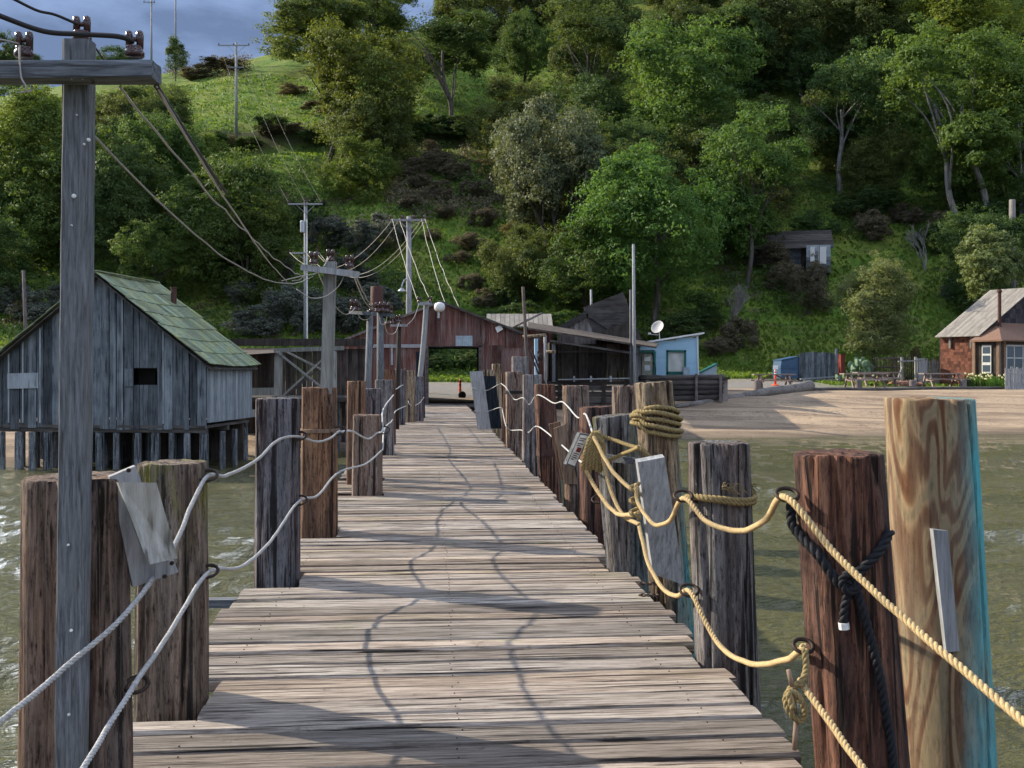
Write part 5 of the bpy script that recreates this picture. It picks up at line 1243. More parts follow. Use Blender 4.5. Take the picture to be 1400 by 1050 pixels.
# porch
PX, PY = -.5, -1.75; PE = 2.92
MB().box((PX + .06, PY / 2, PE / 2), (.08, -PY - .2, PE - .1)).build('porch_side_wall', 'dark_board', ct)
MB().box((2.9, PY + .06, PE / 2), (6.6, .08, PE - .1)).build('porch_front_wall', 'dark_board', ct)
for x, y in ((PX, PY), (PX, -.1), (PX + .55, PY)): MB().box((x, y, PE / 2 - .05), (.2, .2, PE)).build('porch_post', 'brown_board', ct)
sw = MB().box((PX - .02, PY * .55, 1.75), (.08, .62, 1.75)).build('side_window', 'cloth_white', ct)
for zz in (1.15, 1.75, 2.3): reparent(MB().box((PX - .065, PY * .55, zz) , (.02, .5, .42)).build('pane', 'glass', ct), sw)
MB().box((PX - .06, PY * .55, .84), (.14, .75, .08)).build('window_sill', 'pale_beam', ct)
fw = MB()
for x0, x1, z0, z1 in ((.25, .35, .85, 2.65), (3.0, 3.1, .85, 2.65), (.25, 3.1, 2.55, 2.65), (.25, 3.1, .85, .95), (1.12, 1.2, .9, 2.6), (2.1, 2.18, .9, 2.6), (.3, 3.05, 1.78, 1.84)): fw.prism([(x0, z0), (x1, z0), (x1, z1), (x0, z1)], PY - .05, PY + .02)
fw = fw.build('front_window', 'cloth_white', ct)
for x0, x1 in ((.35, 1.12), (1.2, 2.1), (2.18, 3.0)):
    for z0, z1 in ((.95, 1.78), (1.84, 2.55)): reparent(MB().prism([(x0, z0), (x1, z0), (x1, z1), (x0, z1)], PY - .02, PY - .005).build('pane', 'glass', ct), fw)
mb = MB(); e = PE + .02; A_, B_, C_, D_ = Vector((PX - .35, PY - .4, e)), Vector((6.6, PY - .4, e)), Vector((6.2, .0, e + 1.25)), Vector((2.3, .0, e + 1.25)); E_ = Vector((PX - .35, .0, e))
mb.v = [A_, B_, C_, D_, E_] + [p - Vector((0, 0, .1)) for p in (A_, B_, C_, D_, E_)]; mb.f = [(0, 1, 2, 3), (4, 0, 3), (0, 5, 6, 1), (4, 9, 5, 0), (9, 8, 5), (8, 7, 6, 5)]
mb.build('porch_roof', 'brown_roof', ct)
MB().beam((PX - .36, PY - .42, e - .06), (6.6, PY - .42, e - .06), .14, .04).build('fascia', 'brown_board', ct)
MB().lathe([(.17, 0), (.15, .08), (.11, .2), (.11, 2.3), (.16, 2.32), (.16, 2.42), (.1, 2.5)], 14, (1.65, -.5, PE + .85)).build('chimney_pipe', 'rust_pipe', ct, smooth=False)
# ---------------------------------------------------------------- hillside cabin
dh = ground_hit(1095, 376); hc = empty('cabin', gat(1095, dh), 'small dark weathered cabin with a white front door high on the wooded slope', 'cabin', None, math.radians(-12))
for k in range(9): MB().box((-2.3, -.02, .2 + k * .28), (4.6, .05, .27)).build('siding_board', 'shack_board', hc)
for k in range(9): MB().box((1.55 + .0, -.8, .3 + k * .28), (2.2, .05, .27)).build('siding_board', 'shack_side_board' if k > 4 else 'shack_board', hc)
MB().box((-.9, 2.5, 1.3), (7.2, 4.8, 2.5)).build('core_wall', 'dark_board', hc)
MB().box((1.55, 1.0, 1.3), (2.1, 3.4, 2.5)).build('front_bay', 'shack_board', hc)
MB().box((1.9, -.86, 1.7), (.7, .06, 1.6)).build('door', 'white_paint', hc); MB().box((1.0, -.86, 1.8), (.4, .06, 1.4)).build('side_light', 'white_paint', hc)
MB().box((1.62, -.87, 1.7), (.07, .06, 1.7)).build('door_frame', 'dark_board', hc)
MB().box((-2.8, -.08, 1.6), (.8, .04, .8)).build('window', 'glass', hc)
for s_ in (-1, 1):
    for k in range(10):
        t0, t1 = k / 10, (k + 1) / 10
        mb = MB(); p = [Vector((-4.9, 2.4 + s_ * 3.0 * t0, 4.5 - 2.0 * t0)), Vector((3.0, 2.4 + s_ * 3.0 * t0, 4.5 - 2.0 * t0)), Vector((3.0, 2.4 + s_ * 3.0 * (t1 + .02), 4.5 - 2.0 * t1 - .02)), Vector((-4.9, 2.4 + s_ * 3.0 * (t1 + .02), 4.5 - 2.0 * t1 - .02))]
        mb.v = p + [a - Vector((0, 0, .05)) for a in p]; mb.f = [(0, 1, 2, 3), (7, 6, 5, 4), (0, 4, 5, 1), (1, 5, 6, 2), (2, 6, 7, 3), (3, 7, 4, 0)]; mb.build('roof_course', 'dark_beam', hc)
MB().prism([(-4.7, 2.5), (2.85, 2.5)], 0, 1) if False else None
mb = MB(); mb.v = [Vector((2.85, -.5, 2.5)), Vector((2.85, 5.3, 2.5)), Vector((2.85, 2.4, 4.4))]; mb.f = [(0, 1, 2)]; mb.build('gable_wall', 'dark_board', hc)
# ---------------------------------------------------------------- far utility poles
def far_pole(label, px, yt, yb, d=None, arms=(), w_=.28, extra=None):
    d = d or ground_hit(px, yb); b = gat(px, d); t = at(px, yt, d)
    r = empty('utility_pole', b, label, 'utility pole', 'utility poles on the hillside')
    MB().tube([b - Vector((0, 0, .3)), t], [w_ / 2 * 1.15, w_ / 2 * .8], 10).build('post', 'grey_plank', r, world=True, smooth=True)
    for x0, x1, y, ins in arms:
        MB().beam(at(x0, y, d - .2), at(x1, y, d - .2), .16, .12).build('crossarm', 'grey_plank', r, world=True)
        for k in range(ins):
            x = lerp(x0 + 1, x1 - 1, k / max(1, ins - 1)); MB().lathe([(.07, 0), (.09, .1), (.09, .18), (.05, .25)], 8, at(x, y, d - .2) + Vector((0, 0, .05))).build('insulator', 'glaze', r, world=True)
        for s_ in (-1, 1): MB().beam(at(px, y + (x1 - x0) * .28, d - .18), at(px + s_ * (x1 - x0) * .3, y, d - .18), .05, .04).build('arm_brace', 'grey_plank', r, world=True)
    if extra: extra(r, d)
    return d
def transformer(r, d):
    MB().lathe([(.2, 0), (.22, .04), (.22, .9), (.16, .98)], 14, at(414, 318, d - .35)).build('transformer', 'galv', r, world=True)
    MB().tube([at(420, 465, d - .2), at(419.5, 300, d - .2)], .06, 6).build('conduit', 'white_paint', r, world=True)
dA = far_pole('pole with a grey transformer and two crossarms behind the boat shed', 418, 276, 478, None, ((394, 441, 279, 3), (396, 436, 346, 2)), .34, transformer)
def lampx(r, d):
    MB().tube(spline([at(557, 380, d), at(552, 384, d - .1), at(549, 392, d - .2)]), .04, 6).build('lamp_arm', 'galv', r, world=True)
    MB().lathe([(.06, .2), (.2, .06), (.26, 0), (.24, -.02)], 14, at(549.5, 398, d - .2)).build('lamp_shade', 'galv', r, world=True, smooth=True)
dB = far_pole('four wire pole with a small shaded lamp behind the barn roof', 559, 296, 515, 60, ((534, 582, 301, 4),), .34, lampx)
dC = far_pole('lone two arm pole high on the grassy slope', 323, 58, 194, None, ((298, 341, 62, 3), (312, 333, 92, 2)), .38)
dD = far_pole('thin dark pole with a stub arm on the skyline', 207, -4, 80, 185, ((196, 212, 3, 2),), .36); dE = far_pole('bare thin dark pole on the skyline beside a round bush', 240, -30, 70, 188, (), .34)
for k, x in enumerate((536, 546, 576, 581)):
    wire(wiggle(at(x, 299, dB - .3), at((572, 590, 608, 628)[k], (413, 415, 413, 422)[k], 50), .25, .06, 14, k), 'pale service wire dropping from the four wire pole to the barn', .015, 'wire', 'service wires to the barn')
for k, (x0, x1) in enumerate(((396, 537), (418, 546), (432, 577), (436, 582))):
    wire(sag(at(x0, 345, dA - .3), at(x1, 300, dB - .3), 2.1 + .2 * k, 18), 'sagging wire between the transformer pole and the four wire pole', .016, 'wire', 'wires between the hillside poles')
for k, (x0, x1) in enumerate(((300, 395), (323, 418), (340, 440))):
    wire(sag(at(x0, 61, dC - .3), at(x1, 278, dA - .3), 1.2, 14), 'thin wire running up the slope to the lone two arm pole', .014, 'dark_wire', 'wires up the slope')
# ---------------------------------------------------------------- vegetation
def leaves_mesh(name, pts, nrm, size, rng):
    n = len(pts); r = rng.normal(size=(n, 3)); u = np.cross(nrm, r); u /= np.linalg.norm(u, axis=1)[:, None] + 1e-9; v = np.cross(nrm, u)
    s = size * rng.uniform(.6, 1.4, (n, 1)); a = u * s; b = v * s * .55; bend = nrm * s * .18
    V = np.stack([pts - a, pts + b * .9 + bend, pts + a, pts - b * .9 + bend], 1).reshape(-1, 3)
    return mesh_np(name, V, np.arange(4 * n).reshape(-1, 4))
def crown_mesh(seed, leaves=15000, leaf=.034, lobes=16, flat=1., puffs=26, low=-.55):
    rng = np.random.default_rng(seed); P_, N_ = [], []
    C = []
    while len(C) < lobes:
        d = rng.normal(size=3); d /= np.linalg.norm(d)
        if d[2] < low: continue
        C.append((d * rng.uniform(.30, .74) * np.array([1, 1, .95]), rng.uniform(.18, .42)))
    per = max(3, leaves // (lobes * puffs))
    for c, r in C:
        for _ in range(puffs):
            d = rng.normal(size=3); d /= np.linalg.norm(d)
            if d[2] < -.5 and rng.random() < .6: d[2] *= -1
            out = c / (np.linalg.norm(c) + 1e-6)
            d = d + out * .5; d /= np.linalg.norm(d)
            pc_ = c + d * r * (rng.uniform(.7, 1.05) if rng.random() < .72 else rng.uniform(1.05, 1.5)); pr = rng.uniform(.05, .105)
            k = int(per * rng.uniform(.5, 1.5))
            q = rng.normal(size=(k, 3)); q /= np.linalg.norm(q, axis=1)[:, None] + 1e-9
            rad = rng.uniform(.35, 1., (k, 1)) ** .6
            P_.append(pc_ + q * rad * pr * rng.uniform(.7, 1.35) * np.array([1.3, 1.3, .75])); n_ = q * .7 + d * .5 + np.array([0, 0, .35]) + rng.normal(size=(k, 3)) * .55
            N_.append(n_ / (np.linalg.norm(n_, axis=1)[:, None] + 1e-9))
    return leaves_mesh('crown', np.concatenate(P_), np.concatenate(N_), leaf, rng)
CR = [crown_mesh(11 + k, 46000, .0205, 17 + k % 3 * 3, puffs=62, low=-.95) for k in range(5)]
CR_OPEN = [crown_mesh(41 + k, 26000, .0205, 12, puffs=48, low=-.3) for k in range(3)]
SHR = [crown_mesh(71 + k, 18000, .034, 16, puffs=42, low=-.95) for k in range(4)]
for me_ in CR + CR_OPEN + SHR: me_.materials.append(None)
def crown_obj(me, mat, parent, loc, scale, rz):
    o = bpy.data.objects.new('crown', me); COL.objects.link(o); o.parent = parent; o.location = loc; o.scale = scale; o.rotation_euler = (0, 0, rz)
    o.material_slots[0].link = 'OBJECT'; o.material_slots[0].material = M[mat]; return o
def limb_tubes(mb, base, top, r0, cr, rr, nl=7):
    """trunk from base to the crown centre, then limbs spreading through the crown (local coords)"""
    bend = Vector((rr.uniform(-.06, .06), rr.uniform(-.06, .06), 0)) * (top - base).length
    tr = spline([base, base.lerp(top, .35) + bend, base.lerp(top, .7) - bend * .4, top], 6)
    mb.tube(tr, [lerp(r0, r0 * .45, k / (len(tr) - 1)) for k in range(len(tr))], 8)
    for k in range(nl):
        a = rr.uniform(0, 6.28); st = tr[int(len(tr) * rr.uniform(.35, .85))]
        end = top + Vector((math.cos(a) * cr[0] * rr.uniform(.4, .8), math.sin(a) * cr[1] * rr.uniform(.4, .8), cr[2] * rr.uniform(-.2, .65)))
        mid = st.lerp(end, .5) + Vector((rr.uniform(-.1, .1), rr.uniform(-.1, .1), rr.uniform(-.05, .12))) * (end - st).length
        b = spline([st, mid, end], 5); mb.tube(b, [lerp(r0 * .4, r0 * .07, j / (len(b) - 1)) for j in range(len(b))], 5)
def tree(label, px, pyb, cx, cy, hw, hh, mat, proto=None, open_=False, shr=False, bark='bark', group=None, d=None, cat='tree', name='tree', trunks=1, seed=None):
    d = d or ground_hit(px, pyb); b = gat(px, d); rr = random.Random(seed or int(px * 13 + pyb * 7 + cx))
    r = empty(name, b, label, cat, group)
    c = at(cx, cy, d) - b; k = d / F; cr = (hw * k, hw * k * .92, hh * k)
    mb = MB()
    for t in range(trunks):
        off = Vector(((t - (trunks - 1) / 2) * hw * k * .22, rr.uniform(-.3, .3), 0)) if trunks > 1 else Vector()
        tgt = Vector((c.x + off.x * 1.6, c.y, max(1., c.z))); limb_tubes(mb, off - Vector((0, 0, .4)), tgt, max(.1, hw * k * .045), cr, rr, 7 if trunks == 1 else 4)
    mb.build('trunk', bark, r, smooth=True)
    protos = SHR if shr else CR_OPEN if open_ else CR
    me = protos[(proto if proto is not None else rr.randrange(9)) % len(protos)]
    crown_obj(me, mat, r, c, (cr[0] * 1.08, cr[1] * 1.08, cr[2] * 1.08), rr.uniform(0, 6.28)); return r
def shrub(label, px, pyb, hw, hh, mat, group=None, d=None, name='shrub', cat='shrub'):
    d = d or ground_hit(px, pyb); b = gat(px, d); rr = random.Random(int(px * 17 + pyb * 3)); k = d / F
    r = empty(name, b, label, cat, group)
    mb = MB()
    for j in range(5):
        a = rr.uniform(0, 6.28); e = Vector((math.cos(a) * hw * k * .5, math.sin(a) * hw * k * .5, hh * k * rr.uniform(.8, 1.3))); mb.tube([Vector((0, 0, -.2)), e * .5 + Vector((0, 0, .1)), e], [.05 * hh * k * .4 + .02, .03, .012], 5)
    mb.build('stem', 'bark', r)
    crown_obj(rr.choice(SHR), mat, r, (0, 0, hh * k * .75), (hw * k * 1.15, hw * k * 1.0, hh * k * 1.15), rr.uniform(0, 6.28)); return r
def bare_tree(label, px, pyb, h_px, spread, bark='pale_bark', group=None, d=None, levels=5, seed=3, name='bare_tree', cat='bare tree', thick=.02):
    d = d or ground_hit(px, pyb); b = gat(px, d); h = h_px * d / F; rr = random.Random(seed); r = empty(name, b, label, cat, group)
    mt, mc = MB(), MB()
    def grow(p, dr, ln, rad, lv):
        q_ = p + dr * ln; m = p.lerp(q_, .5) + Vector((rr.uniform(-.1, .1), rr.uniform(-.1, .1), rr.uniform(-.06, .06))) * ln
        (mt if lv >= levels - 1 else mc).tube([p, m, q_], [rad, rad * .85, rad * .68], 6 if lv > 2 else 4, False)
        if lv == 0: return
        for _ in range(rr.choice((2, 3, 3))):
            nd = (dr + Vector((rr.gauss(0, spread), rr.gauss(0, spread), rr.gauss(.12, spread * .6)))).normalized()
            grow(q_, nd, ln * rr.uniform(.62, .85), rad * .62, lv - 1)
    for _ in range(2): grow(Vector((rr.uniform(-.2, .2), 0, -.3)), Vector((rr.uniform(-.3, .3), rr.uniform(-.2, .2), 1)).normalized(), h * .27, h * thick, levels)
    mt.build('trunk', bark, r, smooth=True); mc.build('branches', bark, r); return r

LAND = []
_tree = tree
def tree(label, px, pyb, cx, cy, *a, **k):
    if 'group' not in k: LAND.append((cx, cy, label))
    return _tree(label, px, pyb, cx, cy, *a, **k)
BUILT = [(620, 500, 'behind the rusty barn doorway'), (680, 445, 'behind the pale ribbed shed roof'), (815, 462, 'behind the open veranda shed'), (925, 460, 'behind the blue shack'), (1000, 485, 'beyond the log bulkhead'), (418, 330, 'by the transformer pole'), (440, 455, 'behind the boat shed'), (345, 455, 'behind the shack eave'), (559, 330, 'by the four wire pole'), (520, 440, 'behind the rust red stack pipe'), (1075, 385, 'before the hillside cabin'), (1180, 310, 'uphill of the hillside cabin'), (1330, 420, 'behind the cottage roof'), (1225, 490, 'by the wooden gate frame'), (40, 440, 'behind the crooked thin pole'), (320, 195, 'at the foot of the lone two arm pole')]
def near(px, py):
    b_ = min(BUILT, key=lambda q_: (q_[0] - px) ** 2 + (q_[1] - py) ** 2)
    if (b_[0] - px) ** 2 + (b_[1] - py) ** 2 < 46 ** 2: return b_[2]
    c = min(LAND, key=lambda q_: (q_[0] - px) ** 2 + (q_[1] - py) ** 2); short = c[2].split()
    stop = next((i for i, w_ in enumerate(short) if w_ in ('tree', 'oak', 'bush', 'thicket')), 3); side = 'above' if py < c[1] - 25 else 'below' if py > c[1] + 25 else 'beside'
    return side + ' the ' + ' '.join(short[max(0, stop - 3):stop + 1])
# named trees, each told apart by look or neighbour
tree('broad dark olive tree crowning the grassy skyline above the lone pole', 440, 108, 430, 42, 85, 58, 'leaf_olive', 0, d=168)
tree('rounded yellow-green tree on several thin trunks above the terrace', 462, 232, 498, 118, 88, 82, 'leaf_yellow', 1, trunks=3, d=128)
tree('spreading dark oak with a crooked open trunk on the terrace', 615, 166, 605, 70, 82, 52, 'leaf_dark', 0, True, d=141)
tree('small rounded green tree beside the spreading dark oak', 718, 122, 720, 68, 42, 52, 'leaf_green', 2, d=152)
tree('grey-olive thinly leafed tree above the silver green tree', 810, 180, 805, 68, 80, 66, 'leaf_olive', 3, True, d=132)
tree('large silver green tree with dark forked stems', 765, 372, 748, 222, 84, 102, 'leaf_silver', 4, trunks=3, bark='bark')
tree('tall green tree with sunlit shoulders behind the bright green trees', 935, 260, 940, 118, 98, 92, 'leaf_green', 1, d=118)
tree('big bright green tree spreading low behind the sheds', 880, 446, 880, 318, 112, 112, 'leaf_bright', 2, trunks=2)
tree('bright green leaning tree above the hillside cabin', 1020, 392, 1030, 250, 84, 92, 'leaf_bright', 3)
tree('low leafy green tree filling the gap behind the open shed', 800, 455, 800, 372, 66, 66, 'leaf_green', 0)
tree('olive topped tree high above the bright leaning tree', 1045, 160, 1040, 55, 84, 70, 'leaf_olive', 2, d=150)
tree('dark green tree with pale bare limbs showing below its crown', 1150, 296, 1150, 150, 82, 84, 'leaf_dark', 4, True, bark='pale_bark', d=116)
tree('big sunlit yellow-green tree on pale trunks above the cottage', 1335, 345, 1295, 140, 112, 105, 'leaf_green', 3, trunks=2, bark='pale_bark', d=104)
tree('yellow-green tree beside the big sunlit tree above the cottage', 1400, 330, 1392, 170, 74, 110, 'leaf_green', 1, bark='pale_bark', d=106)
tree('tall olive tree on the upper slope over the dark limbed tree', 1180, 150, 1170, 30, 90, 70, 'leaf_olive', 0, d=148)
tree('tall yellow topped tree on the upper slope above the sunlit tree', 1320, 160, 1325, 25, 92, 66, 'leaf_yellow', 4, d=140)
tree('yellow-green thicket tree behind the heavy crossarm pole', 60, 330, 55, 205, 82, 82, 'leaf_yellow', 2, d=104)
tree('green tree between the crossarm pole and the lone pole', 225, 320, 222, 222, 62, 66, 'leaf_green', 4, d=108)
tree('dark green rounded tree behind the shack ridge', 310, 395, 325, 300, 98, 92, 'leaf_green', 1, d=96)
tree('deep green tree left of the shack ridge behind the pole', 165, 380, 165, 285, 72, 84, 'leaf_dark', 3, d=98)
tree('dark tree on the skyline beyond the heavy crossarm', 20, 150, 18, 92, 40, 46, 'leaf_dark', 0, d=165)
tree('small round bush tree on the skyline by the bare dark pole', 240, 98, 240, 75, 16, 22, 'leaf_dark', 1, d=178)
tree('tall tree rising over the terrace beside the spreading oak', 690, 120, 650, 25, 60, 45, 'leaf_olive', 2, d=175)
tree('yellow-green leafy thicket below the many trunked tree', 505, 310, 500, 245, 58, 58, 'leaf_yellow', 0, d=118)
tree('rounded grey-green bush tree behind the cactus', 1195, 492, 1192, 424, 64, 64, 'leaf_sage', 1, name='bush', cat='bush', d=75)
tree('loose olive bush tree behind the cottage roof', 1355, 470, 1352, 372, 55, 55, 'leaf_sage', 3, shr=True, name='bush', cat='bush', d=82)
tree('olive-green tree at the edge of the grassy clearing below the lone pole', 205, 235, 205, 165, 66, 52, 'leaf_olive', 3, d=128)
tree('small yellow-green tree under the heavy crossarm tip', 285, 290, 292, 230, 46, 44, 'leaf_yellow', 0, d=118)
tree('low dark skyline tree left of the thin dark poles', 165, 110, 160, 86, 34, 22, 'leaf_dark', 2, d=172)
bare_tree('pale leafless tree at the foot of the slope behind the shack', 22, 372, 112, .42, levels=6, seed=5)
bare_tree('leafless grey tree with a pale trunk beside the bright green trees', 990, 470, 100, .3, levels=5, seed=8)
bare_tree('leaning pale leafless trunk below the cabin slope', 1265, 372, 80, .4, levels=4, seed=12, bark='pale_bark')
tree('purple-brown leafless looking thicket tree beside the dumpster screen', 1105, 455, 1105, 405, 36, 50, 'leaf_brush', 1, True, d=90, name='bush', cat='bush')
# fill of look-alike trees on the wooded slope
G1, G2, G3 = 'dark trees filling the wooded slope', 'green trees filling the wooded slope', 'olive trees filling the wooded slope'
fills = []
rr = random.Random(21)
for row, (d, h, n) in enumerate(((92, 7, 9), (101, 9, 12), (112, 9, 13), (124, 10, 13), (146, 11, 14), (162, 11, 15), (180, 12, 15), (198, 12, 16))):
    for k in range(n):
        px = lerp(-60, 1480, (k + rr.uniform(.15, .85)) / n); X = (px - 700) / F * d
        zb = height(X, d); py = HY - (zb - CZ) * F / d
        # keep open: the grassy clearing left of the olive tree, the gully behind the barn, the lawn by the cabin, the skyline gap
        if 235 < px < 450 and py - h * 1.15 * F / d < 215: continue
        if px < 235 and py - h * 1.15 * F / d < 95: continue
        if 150 < px < 345 and d > 150: continue
        if 530 < px < 690 and py > 120: continue
        if 400 < px < 560 and py > 250: continue
        if 1030 < px < 1310 and py > 338: continue
        if px < 345 and d > 150 and rr.random() < .5: continue
        if 345 < px < 700 and d < 175 and py < 230: continue
        fills.append((px, d, h * rr.uniform(.75, 1.25)))
for px, d, h in fills:
    kpx = F / d; b = gat(px, d); py = HY - (b.z - CZ) * F / d; right = px > 1040
    m, g_, lab = rr.choice(((('leaf_dark', G1, 'dark green rounded tree in the dense wood on the slope'),) * (4 if right else 1)) + (('leaf_green', G2, 'mid green rounded tree in the dense wood on the slope'),) * 2 + (('leaf_olive', G3, 'dull olive rounded tree in the dense wood on the slope'),) * 2)
    lab = lab.split(' in the')[0] + ' in the wood ' + near(px, py - h * .6 * kpx)
    hw = h * .56 * kpx; tree(lab, px, py, px + rr.uniform(-8, 8), py - h * .55 * kpx, hw, h * .55 * kpx, m, group=g_, d=d, name='wood_tree', seed=int(px * 3 + d))
# shrubs on the slope
def shrubs(label, group, mat, spots):
    for px, py, hw, hh in spots: shrub(label + ' ' + near(px, py), px, py, hw, hh, mat, group)
shrubs('dull brown dead looking brush', 'brown brush patches', 'leaf_brush', [(560, 245, 22, 16), (590, 238, 26, 20), (625, 250, 24, 18), (600, 275, 22, 16), (645, 270, 20, 14), (560, 290, 18, 12), (650, 345, 26, 16), (625, 360, 18, 10), (675, 365, 22, 16), (1060, 375, 26, 22), (1075, 400, 30, 24), (1010, 480, 30, 26), (985, 488, 22, 16), (590, 210, 14, 9), (575, 262, 18, 12), (610, 300, 16, 10), (660, 310, 20, 14), (645, 395, 20, 12), (665, 420, 22, 14), (590, 330, 14, 8), (440, 155, 30, 8), (400, 130, 24, 8), (300, 100, 34, 10), (270, 108, 24, 9), (1290, 330, 26, 20), (1200, 330, 30, 24), (1240, 310, 24, 20), (370, 188, 22, 9), (410, 188, 24, 9), (450, 190, 24, 10)])
shrubs('grey-green willowy shrub', 'grey willowy shrubs', 'leaf_grey', [(350, 460, 40, 26), (395, 440, 34, 30), (440, 455, 42, 34), (480, 400, 36, 32), (510, 350, 40, 34), (470, 460, 40, 26), (520, 440, 34, 26), (380, 390, 30, 24), (545, 330, 22, 18), (450, 340, 30, 26), (50, 440, 30, 24), (15, 430, 30, 26), (90, 420, 26, 22), (335, 420, 26, 20), (555, 470, 26, 18), (1300, 410, 22, 16)])
shrubs('dark green shady shrub', 'dark shady shrubs', 'leaf_dark', [(700, 420, 34, 26), (720, 460, 40, 26), (680, 450, 24, 18), (760, 470, 40, 24), (840, 475, 40, 26), (930, 480, 38, 26), (960, 450, 34, 26), (600, 508, 20, 12), (640, 505, 26, 16), (655, 495, 24, 18), (585, 495, 24, 18), (560, 188, 30, 18), (590, 188, 30, 18), (625, 190, 30, 18), (655, 190, 30, 18), (370, 185, 26, 14), (250, 330, 40, 30), (420, 320, 36, 28), (360, 340, 36, 28), (690, 390, 26, 20), (1280, 350, 30, 26), (1350, 330, 34, 30), (1180, 300, 40, 26), (1120, 330, 30, 24), (1340, 440, 30, 22), (1390, 300, 30, 24), (430, 200, 24, 12), (300, 200, 18, 9), (340, 205, 20, 9), (560, 195, 20, 12)])
shrubs('yellow-olive flowering shrub', 'yellow-olive shrubs', 'leaf_straw', [(28, 440, 16, 14), (325, 205, 14, 8), (1252, 500, 8, 12), (1210, 480, 18, 18), (700, 330, 16, 12), (690, 380, 18, 14), (1287, 505, 12, 9), (1170, 300, 10, 8)])
# tangled undergrowth that nobody could count
def undergrowth(name, label, mat, seed, thr, dmax, n, hmax, reg=None):
    rg = random.Random(seed); P_, N_ = [], []; off = seed * 7.7
    while len(P_) < n:
        d = rg.uniform(78, dmax); px = rg.uniform(-30, 1430); x = (px - 700) / F * d
        m = noise.noise(Vector((x / 7 + off, d / 7, 0))) + .4 * noise.noise(Vector((x / 2 + off, d / 2, 5)))
        z = height(x, d); py = HY - (z - CZ) * F / d
        if 262 < px < 440 and py < 200 and not reg: continue
        if 1130 < px < 1300 and py > 330: continue
        if 570 < px < 660 and 300 < py < 470 and m < .35: continue
        if d < 86 and px > 940: continue
        if m < thr: continue
        if reg and not (reg[0] < px < reg[1] and reg[2] < py < reg[3]): continue
        hh = hmax * clamp((m - thr) * 2.2, .12, 1.)
        for _ in range(6):
            P_.append((x + rg.gauss(0, .3), d + rg.gauss(0, .3), z + hh * rg.random() ** .7)); N_.append((rg.gauss(0, .6), rg.gauss(-.3, .6), rg.gauss(.5, .5)))
    N_ = np.array(N_); N_ /= np.linalg.norm(N_, axis=1)[:, None] + 1e-9
    o = link(name, leaves_mesh(name, np.array(P_), N_, .16, np.random.default_rng(seed)), mat); tag(o, label, 'undergrowth', kind='stuff')
undergrowth('undergrowth', 'tangled dark green undergrowth between the hillside trees', 'leaf_dark', 3, .12, 150, 42000, 1.5)
undergrowth('undergrowth', 'tangled leafy green undergrowth between the hillside trees', 'leaf_green', 5, .14, 150, 42000, 1.3)
undergrowth('undergrowth', 'dry brown brush between the hillside trees', 'leaf_brush', 8, .26, 140, 20000, 1.2)
undergrowth('undergrowth', 'thick dull brown brush on the gully slope behind the barn', 'leaf_brush', 12, -.15, 132, 9000, 1.3, (525, 700, 208, 300))
undergrowth('undergrowth', 'brown brush along the grassy ridge by the lone pole', 'leaf_brush', 15, -.2, 200, 3000, 1.6, (225, 345, 60, 108))
# prickly pear
cc = empty('prickly_pear', gat(1176, 70), 'pale green prickly pear cactus between the tables and the trellis', 'cactus')
rr = random.Random(4); pad = MB(); pad.lathe([(.02, -.5), (.25, -.35), (.42, 0), (.36, .3), (.16, .48), (.02, .5)], 12)
pmq = bpy.data.meshes.new('pad'); pmq.from_pydata([(v.x, v.y * .2, v.z) for v in pad.v], [], pad.f); pmq.materials.append(M['cactus'])
for k in range(46):
    o = bpy.data.objects.new('pad', pmq); COL.objects.link(o); o.parent = cc; s_ = rr.uniform(.28, .5)
    x = rr.gauss(0, .75); o.location = (x, rr.uniform(-.5, .5), rr.uniform(.15, max(.3, 1.75 - abs(x) * .8))); o.scale = (s_, s_, s_ * 1.2); o.rotation_euler = (rr.uniform(-.4, .4), rr.uniform(-.7, .7), rr.uniform(-1.5, 1.5))
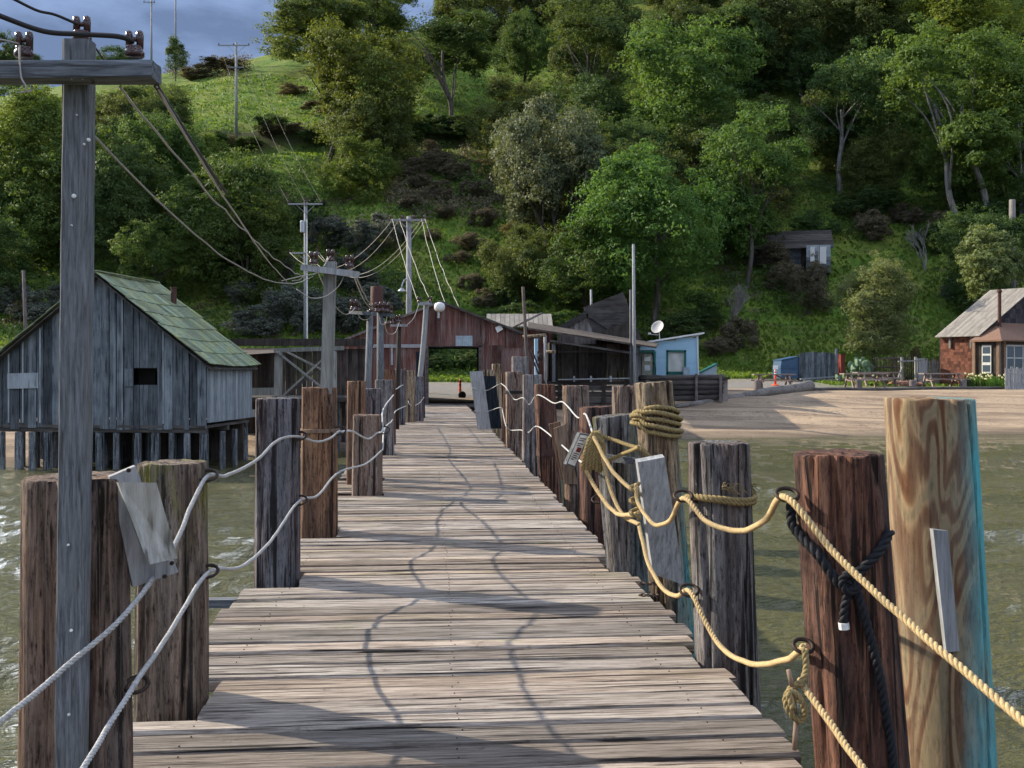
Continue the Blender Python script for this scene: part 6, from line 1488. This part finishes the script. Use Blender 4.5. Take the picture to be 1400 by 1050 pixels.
# daffodil clumps
def clump(label, px, d, n, w_, h, flowers):
    rr = random.Random(int(px)); r = empty('daffodil_clump', gat(px, d), label, 'plant'); mb, mf = MB(), MB()
    for k in range(n):
        p = Vector((rr.gauss(0, w_ * .45), rr.gauss(0, .3), 0)); t = p + Vector((rr.uniform(-.15, .15), rr.uniform(-.15, .1), h * rr.uniform(.6, 1.1))); s_ = Vector((.02, 0, 0))
        i = len(mb.v); mb.v += [p - s_, p + s_, p.lerp(t, .6) + s_, t, p.lerp(t, .6) - s_]; mb.f.append((i, i+1, i+2, i+3, i+4))
        if k < flowers: mf.lathe([(.01, -.02), (.07, 0), (.05, .03), (.02, .035)], 6, t + Vector((0, -.05, .03)), Matrix.Rotation(1.2, 3, 'X'))
    mb.build('leaves', 'leaf_bright', r); mf.build('blossoms', 'daffodil', r)
clump('leafy clump of pale daffodils beside the picket fence', 1335, 64.5, 420, .85, .8, 26); clump('leafy clump of pale daffodils under the cottage porch', 1362, 64.0, 300, .7, .75, 18)
# grass: tufts on the slope and lawn (nobody could count it)
rng = np.random.default_rng(3); Pn, Nn = [], []
def gpt(x, y): return height(x, y)
V = []; cnt = 0
cand = []
rr = random.Random(9)
while len(cand) < 75000:
    t = rr.random()
    d = 74 + 95 * t ** 1.3; px = rr.uniform(-20, 1420); x = (px - 700) / F * d
    if 137 < d < 141: continue
    cand.append((x, d, d))
for _ in range(2500):
    x = rr.uniform(21, 34); y = rr.uniform(66.5, 72); cand.append((x, y, 40))
Vv = np.zeros((len(cand) * 4, 3)); 
for k, (x, y, d) in enumerate(cand):
    z = height(x, y); h = (.13 + .16 * rr.random()) * (1.15 if d > 40 else .6); a = rr.uniform(0, 3.14); wx, wy = math.cos(a) * h * .8, math.sin(a) * h * .8; lx, ly = rr.uniform(-.4, .4) * h, rr.uniform(-.4, .4) * h
    Vv[4*k:4*k+4] = ((x - wx * .4, y - wy * .4, z - .08), (x + wx * .4, y + wy * .4, z - .08), (x + wx * .7 + lx, y + wy * .7 + ly, z + h), (x - wx * .5 + lx, y - wy * .5 + ly, z + h * .8))
gm = mesh_np('grass', Vv, np.arange(len(Vv)).reshape(-1, 4)); go = link('grass', gm, 'leaf_grass'); tag(go, 'short green grass covering the slope and lawn', 'grass', kind='stuff')
